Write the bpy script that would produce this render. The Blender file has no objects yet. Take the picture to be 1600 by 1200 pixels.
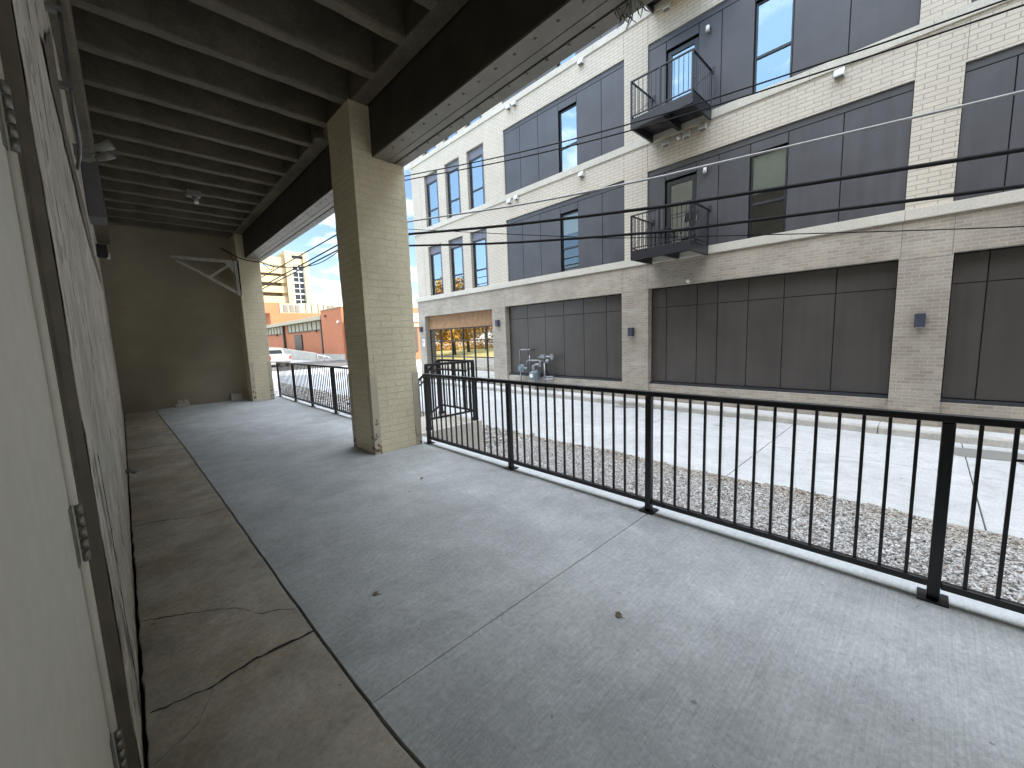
import bpy, bmesh, math, random
from mathutils import Vector, Matrix
random.seed(7)
scn = bpy.context.scene
COL = scn.collection
PI = math.pi

# ------------------------------------------------------------------ helpers
ROOT = {}          # object name -> world offset of its thing


class MB:
    """collects faces, links them as ONE mesh object"""
    def __init__(s):
        s.v = []; s.f = []; s.sm = []

    def add(s, vs, fs, smooth=False):
        o = len(s.v); s.v += [tuple(p) for p in vs]
        for f in fs:
            s.f.append([i + o for i in f]); s.sm.append(smooth)
        return s

    def box(s, x0, x1, y0, y1, z0, z1):
        v = [(x, y, z) for z in (z0, z1) for y in (y0, y1) for x in (x0, x1)]
        return s.add(v, [(0, 2, 3, 1), (4, 5, 7, 6), (0, 1, 5, 4), (2, 6, 7, 3), (0, 4, 6, 2), (1, 3, 7, 5)])

    def quad(s, a, b, c, d):
        return s.add([a, b, c, d], [(0, 1, 2, 3)])

    def prism(s, poly, z0, z1):
        n = len(poly)
        v = [(x, y, z0) for x, y in poly] + [(x, y, z1) for x, y in poly]
        f = [tuple(reversed(range(n))), tuple(range(n, 2 * n))]
        f += [(i, (i + 1) % n, n + (i + 1) % n, n + i) for i in range(n)]
        return s.add(v, f)

    def prism_x(s, poly, x0, x1):          # polygon in (y, z), extruded along x
        n = len(poly)
        v = [(x0, y, z) for y, z in poly] + [(x1, y, z) for y, z in poly]
        f = [tuple(reversed(range(n))), tuple(range(n, 2 * n))]
        f += [(i, (i + 1) % n, n + (i + 1) % n, n + i) for i in range(n)]
        return s.add(v, f)

    def prism_y(s, poly, y0, y1):          # polygon in (x, z), extruded along y
        n = len(poly)
        v = [(x, y0, z) for x, z in poly] + [(x, y1, z) for x, z in poly]
        f = [tuple(range(n)), tuple(reversed(range(n, 2 * n)))]
        f += [(i, n + i, n + (i + 1) % n, (i + 1) % n) for i in range(n)]
        return s.add(v, f)

    def tube(s, pts, r, seg=8, cap=True, r2=None):
        pts = [Vector(p) for p in pts]; n = len(pts); vs = []; fs = []
        up = None
        for i, p in enumerate(pts):
            t = (pts[min(i + 1, n - 1)] - pts[max(i - 1, 0)]).normalized()
            if up is None or abs(up.dot(t)) > .98:
                up = Vector((0, 0, 1)) if abs(t.z) < .9 else Vector((1, 0, 0))
            a = t.cross(up).normalized(); b = a.cross(t).normalized()
            up = b
            rr = r if r2 is None else r + (r2 - r) * i / (n - 1)
            for k in range(seg):
                q = 2 * PI * k / seg
                vs.append(p + a * rr * math.cos(q) + b * rr * math.sin(q))
        for i in range(n - 1):
            for k in range(seg):
                fs.append((i * seg + k, i * seg + (k + 1) % seg, (i + 1) * seg + (k + 1) % seg, (i + 1) * seg + k))
        s.add(vs, fs, True)
        if cap:
            o = len(s.v) - len(vs)
            s.f.append([o + k for k in reversed(range(seg))]); s.sm.append(False)
            s.f.append([o + (n - 1) * seg + k for k in range(seg)]); s.sm.append(False)
        return s

    def bar(s, p, q, w, h):
        """rectangular bar from p to q, w wide sideways, h high"""
        p = Vector(p); q = Vector(q); t = (q - p).normalized()
        up = Vector((0, 0, 1)) if abs(t.z) < .95 else Vector((1, 0, 0))
        a = t.cross(up).normalized() * w / 2; b = a.cross(t).normalized() * h / 2
        v = [p - a - b, p + a - b, p + a + b, p - a + b, q - a - b, q + a - b, q + a + b, q - a + b]
        return s.add(v, [(0, 1, 2, 3), (7, 6, 5, 4), (0, 4, 5, 1), (1, 5, 6, 2), (2, 6, 7, 3), (3, 7, 4, 0)])

    def sphere(s, c, r, sx=1, sy=1, sz=1, n=12):
        vs = []; fs = []
        for i in range(n // 2 + 1):
            th = PI * i / (n // 2)
            for k in range(n):
                ph = 2 * PI * k / n
                vs.append((c[0] + r * sx * math.sin(th) * math.cos(ph), c[1] + r * sy * math.sin(th) * math.sin(ph), c[2] + r * sz * math.cos(th)))
        for i in range(n // 2):
            for k in range(n):
                fs.append((i * n + k, (i + 1) * n + k, (i + 1) * n + (k + 1) % n, i * n + (k + 1) % n))
        return s.add(vs, fs, True)

    def build(s, name, mat, parent=None, bevel=0, off=None, fix=True):
        me = bpy.data.meshes.new(name)
        o3 = Vector(off) if off is not None else (ROOT.get(parent.name, Vector()) if parent else Vector())
        me.from_pydata([tuple(Vector(p) - o3) for p in s.v], [], s.f)
        me.polygons.foreach_set('use_smooth', s.sm)
        if fix:
            bm = bmesh.new(); bm.from_mesh(me)
            bmesh.ops.recalc_face_normals(bm, faces=bm.faces[:]); bm.to_mesh(me); bm.free()
        me.materials.append(mat)
        ob = bpy.data.objects.new(name, me); COL.objects.link(ob)
        if parent:
            ob.parent = parent; ROOT[ob.name] = o3
        else:
            ob.location = o3; ROOT[ob.name] = o3
        if bevel:
            m = ob.modifiers.new('bevel', 'BEVEL'); m.width = bevel; m.segments = 2; m.limit_method = 'ANGLE'
            m.angle_limit = math.radians(40)
        return ob


def thing(name, label, cat, loc, group=None):
    o = bpy.data.objects.new(name, None); COL.objects.link(o)
    o.location = loc; o.empty_display_size = .2
    o['label'] = label; o['category'] = cat
    if group: o['group'] = group
    ROOT[o.name] = Vector(loc)
    return o


def tag(o, label, cat, group=None):
    o['label'] = label; o['category'] = cat
    if group: o['group'] = group
    return o


def struct(o, kind='structure'):
    o['kind'] = kind
    return o


def copy_part(o, parent, loc):
    c = o.copy(); COL.objects.link(c); c.parent = parent; c.location = loc
    return c


# ------------------------------------------------------------------ materials
def new_mat(name):
    m = bpy.data.materials.new(name); m.use_nodes = True
    nt = m.node_tree; b = nt.nodes['Principled BSDF']
    return m, nt, b


def N(nt, t, **kw):
    n = nt.nodes.new(t)
    for k, v in kw.items():
        if k.startswith('_'): setattr(n, k[1:], v)
        else: n.inputs[k.replace('__', ' ')].default_value = v
    return n


def L(nt, a, b): nt.links.new(a, b)


def coords(nt, scale=(1, 1, 1), rot=(0, 0, 0)):
    tc = N(nt, 'ShaderNodeTexCoord'); mp = N(nt, 'ShaderNodeMapping')
    mp.inputs['Scale'].default_value = scale; mp.inputs['Rotation'].default_value = rot
    L(nt, tc.outputs['Object'], mp.inputs['Vector'])
    return mp.outputs['Vector']


def noise(nt, vec, scale, detail=4, rough=.55, dist=0):
    n = N(nt, 'ShaderNodeTexNoise'); n.inputs['Scale'].default_value = scale
    n.inputs['Detail'].default_value = detail; n.inputs['Roughness'].default_value = rough
    n.inputs['Distortion'].default_value = dist
    L(nt, vec, n.inputs['Vector'])
    return n.outputs['Fac']


def ramp(nt, fac, stops):
    r = N(nt, 'ShaderNodeValToRGB'); e = r.color_ramp.elements
    while len(e) < len(stops): e.new(.5)
    for i, (p, c) in enumerate(stops):
        e[i].position = p
        e[i].color = (c, c, c, 1) if isinstance(c, (int, float)) else (*c, 1)
    L(nt, fac, r.inputs['Fac'])
    return r.outputs['Color']


def mix(nt, fac, a, b, mode='MIX'):
    m = N(nt, 'ShaderNodeMix', _data_type='RGBA', _blend_type=mode)
    for sock, val in ((m.inputs[0], fac), (m.inputs[6], a), (m.inputs[7], b)):
        if isinstance(val, (int, float)): sock.default_value = val if sock.type == 'VALUE' else (val, val, val, 1)
        elif isinstance(val, tuple): sock.default_value = (*val, 1)
        else: L(nt, val, sock)
    return m.outputs[2]


def math_(nt, op, a, b=0., clamp=False):
    m = N(nt, 'ShaderNodeMath', _operation=op); m.use_clamp = clamp
    for i, val in enumerate((a, b)):
        if isinstance(val, (int, float)): m.inputs[i].default_value = val
        else: L(nt, val, m.inputs[i])
    return m.outputs[0]


def bump(nt, b, h, strength=.3, dist=.01, prev=None):
    n = N(nt, 'ShaderNodeBump'); n.inputs['Strength'].default_value = strength; n.inputs['Distance'].default_value = dist
    L(nt, h, n.inputs['Height'])
    if prev is not None: L(nt, prev, n.inputs['Normal'])
    if b is not None: L(nt, n.outputs['Normal'], b.inputs['Normal'])
    return n.outputs['Normal']


def plain(name, col, rough=.6, metal=0, var=.12, scale=6, spec=.5, bmp=0):
    m, nt, b = new_mat(name)
    v = coords(nt); f = noise(nt, v, scale, 5)
    c = ramp(nt, f, [(.3, tuple(x * (1 - var) for x in col)), (.7, tuple(min(1, x * (1 + var)) for x in col))])
    L(nt, c, b.inputs['Base Color'])
    b.inputs['Roughness'].default_value = rough; b.inputs['Metallic'].default_value = metal
    b.inputs['Specular IOR Level'].default_value = spec
    if bmp: bump(nt, b, noise(nt, v, scale * 12, 3), bmp, .004)
    return m


def brick(name, c1, c2, mortar, bw, bh, ms, rough=.85, bmp=.5, dirt=.25, dirt_scale=1.2, wobble=0, painted=False, smear=0.):
    m, nt, b = new_mat(name)
    tc = N(nt, 'ShaderNodeTexCoord'); sp = N(nt, 'ShaderNodeSeparateXYZ'); L(nt, tc.outputs['Object'], sp.inputs[0])
    u = math_(nt, 'ADD', sp.outputs['X'], sp.outputs['Y'])
    cb = N(nt, 'ShaderNodeCombineXYZ'); L(nt, u, cb.inputs['X']); L(nt, sp.outputs['Z'], cb.inputs['Y'])
    vec = cb.outputs[0]
    if wobble:
        nz = N(nt, 'ShaderNodeTexNoise'); nz.inputs['Scale'].default_value = 9; nz.inputs['Detail'].default_value = 3
        L(nt, vec, nz.inputs['Vector'])
        s1 = N(nt, 'ShaderNodeVectorMath', _operation='SUBTRACT'); L(nt, nz.outputs['Color'], s1.inputs[0]); s1.inputs[1].default_value = (.5, .5, .5)
        s2 = N(nt, 'ShaderNodeVectorMath', _operation='SCALE'); L(nt, s1.outputs[0], s2.inputs[0]); s2.inputs['Scale'].default_value = wobble
        s3 = N(nt, 'ShaderNodeVectorMath', _operation='ADD'); L(nt, vec, s3.inputs[0]); L(nt, s2.outputs[0], s3.inputs[1])
        vec = s3.outputs[0]
    bt = N(nt, 'ShaderNodeTexBrick'); bt.offset = .5
    bt.inputs['Color1'].default_value = (*c1, 1); bt.inputs['Color2'].default_value = (*c2, 1); bt.inputs['Mortar'].default_value = (*mortar, 1)
    bt.inputs['Scale'].default_value = 1; bt.inputs['Mortar Size'].default_value = ms; bt.inputs['Mortar Smooth'].default_value = .25
    bt.inputs['Brick Width'].default_value = bw; bt.inputs['Row Height'].default_value = bh; bt.inputs['Bias'].default_value = 0
    L(nt, vec, bt.inputs['Vector'])
    v = coords(nt)
    d1 = noise(nt, v, dirt_scale, 6, .6); d2 = noise(nt, v, 35, 3)
    col = mix(nt, 1., bt.outputs['Color'], ramp(nt, d1, [(.25, 1 - dirt), (.75, 1 + dirt * .35)]), 'MULTIPLY')
    col = mix(nt, 1., col, ramp(nt, d2, [(.2, .88), (.8, 1.08)]), 'MULTIPLY')
    if painted:    # thin dark hair cracks and chips in thick paint
        w = noise(nt, coords(nt, (1, 1, .35)), 22, 6, .7)
        col = mix(nt, ramp(nt, w, [(.66, 0), (.74, .45)]), col, (.16, .12, .08))
    if smear:      # mortar haze left on the face
        w = noise(nt, coords(nt, (1, .5, 2)), 1.6, 7, .7)
        col = mix(nt, ramp(nt, w, [(.5, 0), (.75, smear)]), col, (.5, .47, .43))
    L(nt, col, b.inputs['Base Color']); b.inputs['Roughness'].default_value = rough
    b.inputs['Specular IOR Level'].default_value = .25
    h = math_(nt, 'SUBTRACT', 1, bt.outputs['Fac'])
    h = math_(nt, 'ADD', h, math_(nt, 'MULTIPLY', d2, .5))
    bump(nt, b, h, bmp, .012)
    return m


def concrete(name, base, var=.18, broom=None, rough=.8, stains=True, edge=None, warm=None, spk=.35):
    m, nt, b = new_mat(name)
    v = coords(nt)
    big = noise(nt, v, .6, 6, .6); mid = noise(nt, v, 3.2, 7, .68); fine = noise(nt, v, 38, 5, .75); speck = noise(nt, v, 75, 3, .7)
    col = ramp(nt, big, [(.38, tuple(x * (1 - var) for x in base)), (.62, tuple(x * (1 + var * .8) for x in base))])
    if warm: col = mix(nt, ramp(nt, noise(nt, v, 1.3, 6, .65), [(.44, 0), (.58, .75)]), col, warm)
    col = mix(nt, 1., col, ramp(nt, mid, [(.36, 1 - var), (.64, 1 + var * .7)]), 'MULTIPLY')
    col = mix(nt, 1., col, ramp(nt, fine, [(.36, .86), (.64, 1.12)]), 'MULTIPLY')
    col = mix(nt, ramp(nt, speck, [(.60, 0), (.66, spk)]), col, tuple(x * .42 for x in base))
    col = mix(nt, ramp(nt, speck, [(.34, spk * .6), (.40, 0)]), col, tuple(min(1, x * 1.5) for x in base))
    if stains:
        st = noise(nt, v, 1.7, 9, .75, 1.)
        col = mix(nt, ramp(nt, st, [(.53, 0), (.66, .38)]), col, tuple(x * .55 for x in base))
        st2 = noise(nt, coords(nt, (1, .45, 1)), 2.1, 9, .8, .6)
        col = mix(nt, ramp(nt, st2, [(.54, 0), (.66, .32)]), col, tuple(min(1, x * 1.4) for x in base))
        pit = noise(nt, v, 11, 3, .6)
        col = mix(nt, ramp(nt, pit, [(.70, 0), (.73, .6)]), col, tuple(x * .3 for x in base))
    hgt = math_(nt, 'ADD', math_(nt, 'MULTIPLY', fine, .8), math_(nt, 'MULTIPLY', mid, .3))
    if broom:
        bv = noise(nt, coords(nt, broom), 1., 4, .65, .15)
        col = mix(nt, 1., col, ramp(nt, bv, [(.34, .91), (.66, 1.08)]), 'MULTIPLY')
        hgt = math_(nt, 'ADD', hgt, math_(nt, 'MULTIPLY', bv, 1.2))
    if edge:   # dark wavy line near the outer edge, lighter beyond it
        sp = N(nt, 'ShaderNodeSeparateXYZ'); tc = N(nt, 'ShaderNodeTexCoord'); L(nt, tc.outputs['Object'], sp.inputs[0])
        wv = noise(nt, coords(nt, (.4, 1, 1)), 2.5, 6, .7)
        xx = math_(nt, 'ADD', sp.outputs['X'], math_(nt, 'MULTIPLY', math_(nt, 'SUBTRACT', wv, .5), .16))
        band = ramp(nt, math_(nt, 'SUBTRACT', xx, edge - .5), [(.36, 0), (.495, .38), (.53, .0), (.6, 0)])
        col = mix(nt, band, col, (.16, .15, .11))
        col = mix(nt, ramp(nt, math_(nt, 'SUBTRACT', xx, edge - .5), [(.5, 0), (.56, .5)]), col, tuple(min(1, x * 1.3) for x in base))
    L(nt, col, b.inputs['Base Color']); b.inputs['Roughness'].default_value = rough
    b.inputs['Specular IOR Level'].default_value = .3
    bump(nt, b, hgt, .4, .006)
    return m


def painted_wall(name, base, chip, vertical=True, chips=.5):
    m, nt, b = new_mat(name)
    v = coords(nt)
    big = noise(nt, v, 1.1, 5); med = noise(nt, coords(nt, (1, 1.2, .7)), 3.6, 4, .55, .6); sml = noise(nt, coords(nt, (1, 1.2, .45)), 10, 3, .5, .5)
    tiny = noise(nt, coords(nt, (1, 2.5, 1)), 60, 4, .7)
    col = ramp(nt, big, [(.36, tuple(x * .82 for x in base)), (.64, tuple(x * 1.1 for x in base))])
    col = mix(nt, 1., col, ramp(nt, med, [(.34, .72), (.64, 1.12)]), 'MULTIPLY')
    col = mix(nt, 1., col, ramp(nt, tiny, [(.34, .84), (.66, 1.12)]), 'MULTIPLY')
    col = mix(nt, ramp(nt, med, [(.60, 0), (.63, chips * .7)]), col, chip)
    col = mix(nt, ramp(nt, sml, [(.61, 0), (.645, chips)]), col, tuple(x * .5 for x in chip))
    col = mix(nt, ramp(nt, sml, [(.30, .55), (.36, 0)]), col, tuple(min(.85, x * 1.45) for x in base))
    L(nt, col, b.inputs['Base Color']); b.inputs['Roughness'].default_value = .65
    h = math_(nt, 'ADD', math_(nt, 'MULTIPLY', med, 1.2), math_(nt, 'MULTIPLY', sml, .7))
    h = math_(nt, 'ADD', h, math_(nt, 'MULTIPLY', tiny, .25))
    bump(nt, b, h, .7, .015)
    return m


def glass_mat(name, refl=.42, tint=(.75, .85, .95)):
    m, nt, b = new_mat(name)
    nt.nodes.remove(b)
    out = nt.nodes['Material Output']
    g = N(nt, 'ShaderNodeBsdfGlossy'); g.inputs['Color'].default_value = (*tint, 1); g.inputs['Roughness'].default_value = .004
    t = N(nt, 'ShaderNodeBsdfTransparent'); t.inputs['Color'].default_value = (.82, .86, .85, 1)
    v = coords(nt); bm = N(nt, 'ShaderNodeBump'); bm.inputs['Strength'].default_value = .05; bm.inputs['Distance'].default_value = .02
    L(nt, noise(nt, v, .8, 1), bm.inputs['Height']); L(nt, bm.outputs['Normal'], g.inputs['Normal'])
    fr = N(nt, 'ShaderNodeFresnel'); fr.inputs['IOR'].default_value = 1.6
    f = math_(nt, 'ADD', math_(nt, 'MULTIPLY', fr.outputs[0], .8), refl, True)
    mx = N(nt, 'ShaderNodeMixShader'); L(nt, f, mx.inputs[0]); L(nt, t.outputs[0], mx.inputs[1]); L(nt, g.outputs[0], mx.inputs[2])
    L(nt, mx.outputs[0], out.inputs['Surface'])
    return m


M = {}
M['cream_brick'] = brick('cream_brick', (.62, .565, .48), (.595, .54, .455), (.40, .36, .30), .30, .088, .009, bmp=.4, dirt=.1)
M['tan_brick'] = brick('tan_brick', (.42, .37, .305), (.33, .29, .24), (.45, .41, .35), .205, .068, .009, bmp=.4, dirt=.28, dirt_scale=.9, smear=.45)
M['painted_brick'] = brick('painted_brick', (.87, .77, .55), (.855, .755, .535), (.82, .72, .505), .285, .088, .009, bmp=.7, dirt=.16, wobble=.045, painted=True, rough=.5)
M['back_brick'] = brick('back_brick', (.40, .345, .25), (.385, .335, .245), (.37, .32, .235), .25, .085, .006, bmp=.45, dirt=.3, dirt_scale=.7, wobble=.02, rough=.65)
M['red_brick'] = brick('red_brick', (.47, .165, .075), (.40, .135, .06), (.45, .22, .14), .25, .09, .012, bmp=.2, dirt=.12, dirt_scale=.2)
M['stone'] = concrete('stone', (.56, .53, .46), .05, stains=False)
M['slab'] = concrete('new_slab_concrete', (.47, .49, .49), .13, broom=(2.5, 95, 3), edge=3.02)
M['old_slab'] = concrete('old_slab_concrete', (.48, .45, .385), .22, warm=(.41, .345, .25))
M['road'] = concrete('road_concrete', (.50, .51, .51), .08, broom=(40, 3, 3))
M['kerb'] = concrete('kerb_concrete', (.46, .44, .40), .12)
M['sidewalk'] = concrete('sidewalk_concrete', (.55, .55, .54), .08)
M['steps'] = concrete('step_concrete', (.56, .53, .46), .10)
M['dirt'] = concrete('dirt', (.10, .085, .065), .3)
M['ground'] = concrete('ground_asphalt', (.30, .29, .27), .15)
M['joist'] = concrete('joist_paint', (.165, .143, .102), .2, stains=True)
M['wall_paint'] = painted_wall('wall_paint', (.71, .665, .56), (.24, .21, .165), False, .85)
M['bare'] = painted_wall('bare_wall', (.20, .175, .13), (.12, .10, .07), True, .6)
M['door'] = plain('door_paint', (.78, .75, .645), .6, var=.04, scale=14, bmp=.05, spec=.3)
M['door_frame'] = plain('door_frame_paint', (.125, .105, .075), .5, var=.2, scale=9, bmp=.1)
M['hinge'] = plain('hinge_steel', (.28, .27, .24), .4, .5)
M['black'] = plain('black_railing_paint', (.012, .012, .014), .35, var=.2, scale=20)
M['beam_web'] = plain('beam_web_shade', (.075, .062, .048), .6, var=.25, scale=3)  # darker copy of the beam paint, shade on the web put into the colour
M['steel_paint'] = plain('beam_paint', (.21, .19, .15), .5, var=.15, scale=4, bmp=.15)
M['bracket'] = plain('bracket_paint', (.38, .355, .295), .5, var=.2, scale=12, bmp=.1)
def clad(name, col, rough):
    m, nt, b = new_mat(name)
    v = coords(nt); st = noise(nt, coords(nt, (6, 6, .25)), 1.5, 6, .7); f = noise(nt, v, 1.2, 5); fi = noise(nt, v, 70, 2)
    c = ramp(nt, st, [(.36, tuple(x * .94 for x in col)), (.64, tuple(x * 1.06 for x in col))])
    c = mix(nt, 1., c, ramp(nt, f, [(.38, .9), (.62, 1.08)]), 'MULTIPLY')
    oi = N(nt, 'ShaderNodeObjectInfo'); c = mix(nt, 1., c, ramp(nt, oi.outputs['Random'], [(0, .93), (1, 1.07)]), 'MULTIPLY')
    L(nt, c, b.inputs['Base Color']); L(nt, ramp(nt, st, [(.36, rough - .05), (.64, rough + .08)]), b.inputs['Roughness'])
    bump(nt, b, math_(nt, 'ADD', math_(nt, 'MULTIPLY', f, 1.), math_(nt, 'MULTIPLY', fi, .02)), .12, .02)
    return m
M['clad'] = clad('cladding_upper', (.068, .068, .076), .45)
M['clad_low'] = clad('cladding_ground', (.062, .055, .050), .36)
M['frame'] = plain('window_frame', (.028, .03, .036), .35, var=.1)
M['jamb'] = plain('window_panel', (.16, .16, .19), .4, var=.06)
M['dark'] = plain('dark_gap', (.012, .012, .012), .8)
M['room'] = plain('room_wall', (.10, .095, .085), .9)
M['blind'] = plain('roller_blind', (.74, .84, .78), .8, var=.04)
M['glass'] = glass_mat('window_glass', .40, (.80, .90, .97))
M['clear_glass'] = glass_mat('clear_glass', .07, (.9, .95, 1.))
M['shop_glass'] = glass_mat('storefront_glass', .55, (.95, .92, .85))
M['wood'] = plain('wood_slats', (.42, .25, .13), .55, var=.16, scale=5)
M['balcony'] = plain('balcony_paint', (.018, .019, .024), .4, var=.1)
M['lamp'] = plain('lamp_housing', (.045, .05, .075), .45)
M['white_metal'] = plain('white_metal', (.60, .62, .62), .45, var=.08)
M['lamp_head'] = plain('lamp_head_paint', (.22, .215, .195), .5)
M['louver'] = plain('vent_louver', (.16, .165, .15), .5)
M['galv'] = plain('galvanised_pipe', (.25, .255, .26), .42, .7, var=.15, scale=20)
M['meter'] = plain('meter_paint', (.17, .21, .235), .45, .1, var=.1)
M['cable'] = plain('cable_black', (.006, .006, .007), .7, spec=.2)
M['cable_grey'] = plain('cable_grey', (.25, .25, .25), .5, .4)
M['pole'] = plain('pole_wood', (.12, .085, .06), .85, var=.3, scale=8, bmp=.3)
M['garage'] = plain('garage_concrete', (.45, .37, .215), .8, var=.06, scale=.3)
M['garage_in'] = plain('garage_interior', (.20, .16, .11), .9)
M['pale'] = plain('pale_panel', (.38, .345, .24), .7, var=.06, scale=1)
M['ramp'] = concrete('ramp_concrete', (.42, .39, .34), .1)
M['downspout'] = plain('downspout_bronze', (.06, .045, .035), .5)
M['truck'] = plain('truck_white', (.50, .50, .51), .25, var=.02)
M['tyre'] = plain('tyre_rubber', (.02, .02, .02), .8)
M['tail'] = plain('tail_lamp_red', (.45, .05, .03), .3)
M['auto_glass'] = plain('auto_glass', (.02, .025, .03), .08)
M['grey_box'] = plain('cabinet_paint', (.13, .135, .14), .45)
M['bulb'] = plain('bulb_glass', (.75, .74, .70), .2)
M['leaf_dry'] = plain('dry_leaf', (.20, .15, .10), .8, var=.4, scale=30)
M['block'] = plain('loose_brick', (.50, .46, .38), .8, var=.2, scale=20, bmp=.2)
M['rust'] = plain('rust', (.17, .075, .04), .9, var=.4, scale=30)
M['sign_white'] = plain('sign_white', (.78, .78, .76), .4, var=.03)
M['sign_red'] = plain('sign_red', (.5, .06, .05), .5)
M['bark'] = plain('bark', (.09, .065, .05), .9, var=.3, scale=10)

# angle guard paint: cream with rust blooming towards worn spots
def guard_mat():
    m, nt, b = new_mat('corner_guard_paint')
    v = coords(nt); n1 = noise(nt, v, 14, 6, .7)
    sp = N(nt, 'ShaderNodeSeparateXYZ'); tc = N(nt, 'ShaderNodeTexCoord'); L(nt, tc.outputs['Object'], sp.inputs[0])
    low = ramp(nt, sp.outputs['Z'], [(.0, .17), (.75, 0)])
    f = math_(nt, 'ADD', n1, low)
    col = mix(nt, ramp(nt, f, [(.66, 0), (.70, 1)]), (.60, .53, .40), (.17, .075, .04))
    L(nt, col, b.inputs['Base Color']); b.inputs['Roughness'].default_value = .6
    bump(nt, b, n1, .3, .006)
    return m
M['guard'] = guard_mat()

def gravel_mat():
    m, nt, b = new_mat('crushed_gravel')
    g = N(nt, 'ShaderNodeNewGeometry')
    c = ramp(nt, g.outputs['Random Per Island'], [(0, (.30, .285, .27)), (.2, (.38, .365, .35)), (.6, (.54, .53, .51)), (.93, (.68, .67, .66)), (1, (.30, .21, .15))])
    c = mix(nt, 1., c, ramp(nt, noise(nt, coords(nt), 90, 3), [(.3, .8), (.7, 1.1)]), 'MULTIPLY')
    # earth trodden in towards the road side
    tc = N(nt, 'ShaderNodeTexCoord'); sp = N(nt, 'ShaderNodeSeparateXYZ'); L(nt, tc.outputs['Object'], sp.inputs[0])
    nz = noise(nt, coords(nt), 1.6, 5, .65)
    e = math_(nt, 'ADD', math_(nt, 'MULTIPLY', math_(nt, 'SUBTRACT', sp.outputs['X'], 5.25), .55), math_(nt, 'MULTIPLY', math_(nt, 'SUBTRACT', nz, .5), 1.6))
    c = mix(nt, ramp(nt, e, [(.05, 0), (.55, .6)]), c, (.38, .33, .26))
    L(nt, c, b.inputs['Base Color']); b.inputs['Roughness'].default_value = .85
    return m
M['gravel'] = gravel_mat()

def leaf_mat():
    m, nt, b = new_mat('autumn_leaves')
    g = N(nt, 'ShaderNodeNewGeometry')
    c = ramp(nt, g.outputs['Random Per Island'], [(0, (.12, .13, .03)), (.3, (.30, .20, .03)), (.65, (.42, .22, .03)), (1, (.34, .11, .02))])
    L(nt, c, b.inputs['Base Color']); b.inputs['Roughness'].default_value = .7
    return m
M['leaves'] = leaf_mat()

# ------------------------------------------------------------------ camera
R = [[0.719218, -0.693827, -0.036447], [-0.108886, -0.06075, -0.992196], [0.686199, 0.717574, -0.119241]]
cam = bpy.data.cameras.new('camera'); co = bpy.data.objects.new('camera', cam); COL.objects.link(co)
mw = Matrix.Identity(4)
for i in range(3):
    mw[i][0] = R[0][i]; mw[i][1] = -R[1][i]; mw[i][2] = -R[2][i]
mw[0][3], mw[1][3], mw[2][3] = 0, 0, 1.5
co.matrix_world = mw
cam.sensor_width = 36; cam.lens = 36 * 619.333 / 1600; cam.clip_start = .01; cam.clip_end = 3000
scn.camera = co

# ------------------------------------------------------------------ light
SUN_AZ = Vector((.82, -.57)).normalized(); SUN_EL = math.radians(30.5)
sd = Vector((SUN_AZ.x * math.cos(SUN_EL), SUN_AZ.y * math.cos(SUN_EL), math.sin(SUN_EL)))
sl = bpy.data.lights.new('sun', 'SUN'); sl.energy = 2.1; sl.angle = math.radians(.5); sl.color = (1, .93, .8)
so = bpy.data.objects.new('sun', sl); COL.objects.link(so)
so.rotation_euler = (-sd).to_track_quat('-Z', 'Y').to_euler(); so.location = (30, -40, 60)

world = bpy.data.worlds.new('World'); scn.world = world; world.use_nodes = True
wt = world.node_tree; bg = wt.nodes['Background']
sky = N(wt, 'ShaderNodeTexSky', _sky_type='NISHITA'); sky.sun_disc = False
sky.sun_elevation = SUN_EL; sky.sun_rotation = math.atan2(sd.x, sd.y)
sky.altitude = 200; sky.air_density = 1.0; sky.dust_density = .6; sky.ozone_density = 1.5
tc = N(wt, 'ShaderNodeTexCoord'); sp = N(wt, 'ShaderNodeSeparateXYZ'); L(wt, tc.outputs['Generated'], sp.inputs[0])
zz = math_(wt, 'MAXIMUM', sp.outputs['Z'], .02)
den = math_(wt, 'ADD', zz, .12)
cb = N(wt, 'ShaderNodeCombineXYZ')
L(wt, math_(wt, 'DIVIDE', sp.outputs['X'], den), cb.inputs['X']); L(wt, math_(wt, 'DIVIDE', sp.outputs['Y'], den), cb.inputs['Y'])
cn = noise(wt, cb.outputs[0], 1.5, 9, .6, .4)
# scattered small clouds, a whitish bank at the horizon, an unseen cloud sheet added overhead as fill light
hi = ramp(wt, sp.outputs['Z'], [(.0, .20), (.16, .06), (.30, 0), (.58, .0), (.78, .34)])
cf = ramp(wt, math_(wt, 'ADD', cn, hi), [(.56, 0), (.70, 1)])
# thin veil added in the western half of the sky as extra fill
veil = math_(wt, 'MULTIPLY', ramp(wt, math_(wt, 'MULTIPLY', sp.outputs['X'], -1.), [(.15, 0), (.75, .75)]), ramp(wt, noise(wt, cb.outputs[0], .8, 5), [(.25, .6), (.7, 1)]))
sk = mix(wt, 1., sky.outputs['Color'], (.84, .84, .84), 'MULTIPLY')
w1 = mix(wt, veil, sk, (4.6, 7.0, 9.8))
bright = ramp(wt, sp.outputs['Z'], [(.25, 0), (.75, 1)])
cc = mix(wt, bright, (5.4, 5.6, 5.8), (17., 18.2, 20.))
wc = mix(wt, cf, w1, cc)
L(wt, wc, bg.inputs['Color']); bg.inputs['Strength'].default_value = .05
scn.view_settings.view_transform = 'Standard'; scn.view_settings.look = 'None'
scn.view_settings.exposure = 2.75; scn.view_settings.gamma = 1
scn.cycles.use_denoising = True
scn.cycles.max_bounces = 10; scn.cycles.diffuse_bounces = 6; scn.cycles.glossy_bounces = 4
scn.cycles.sample_clamp_indirect = 6
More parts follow.
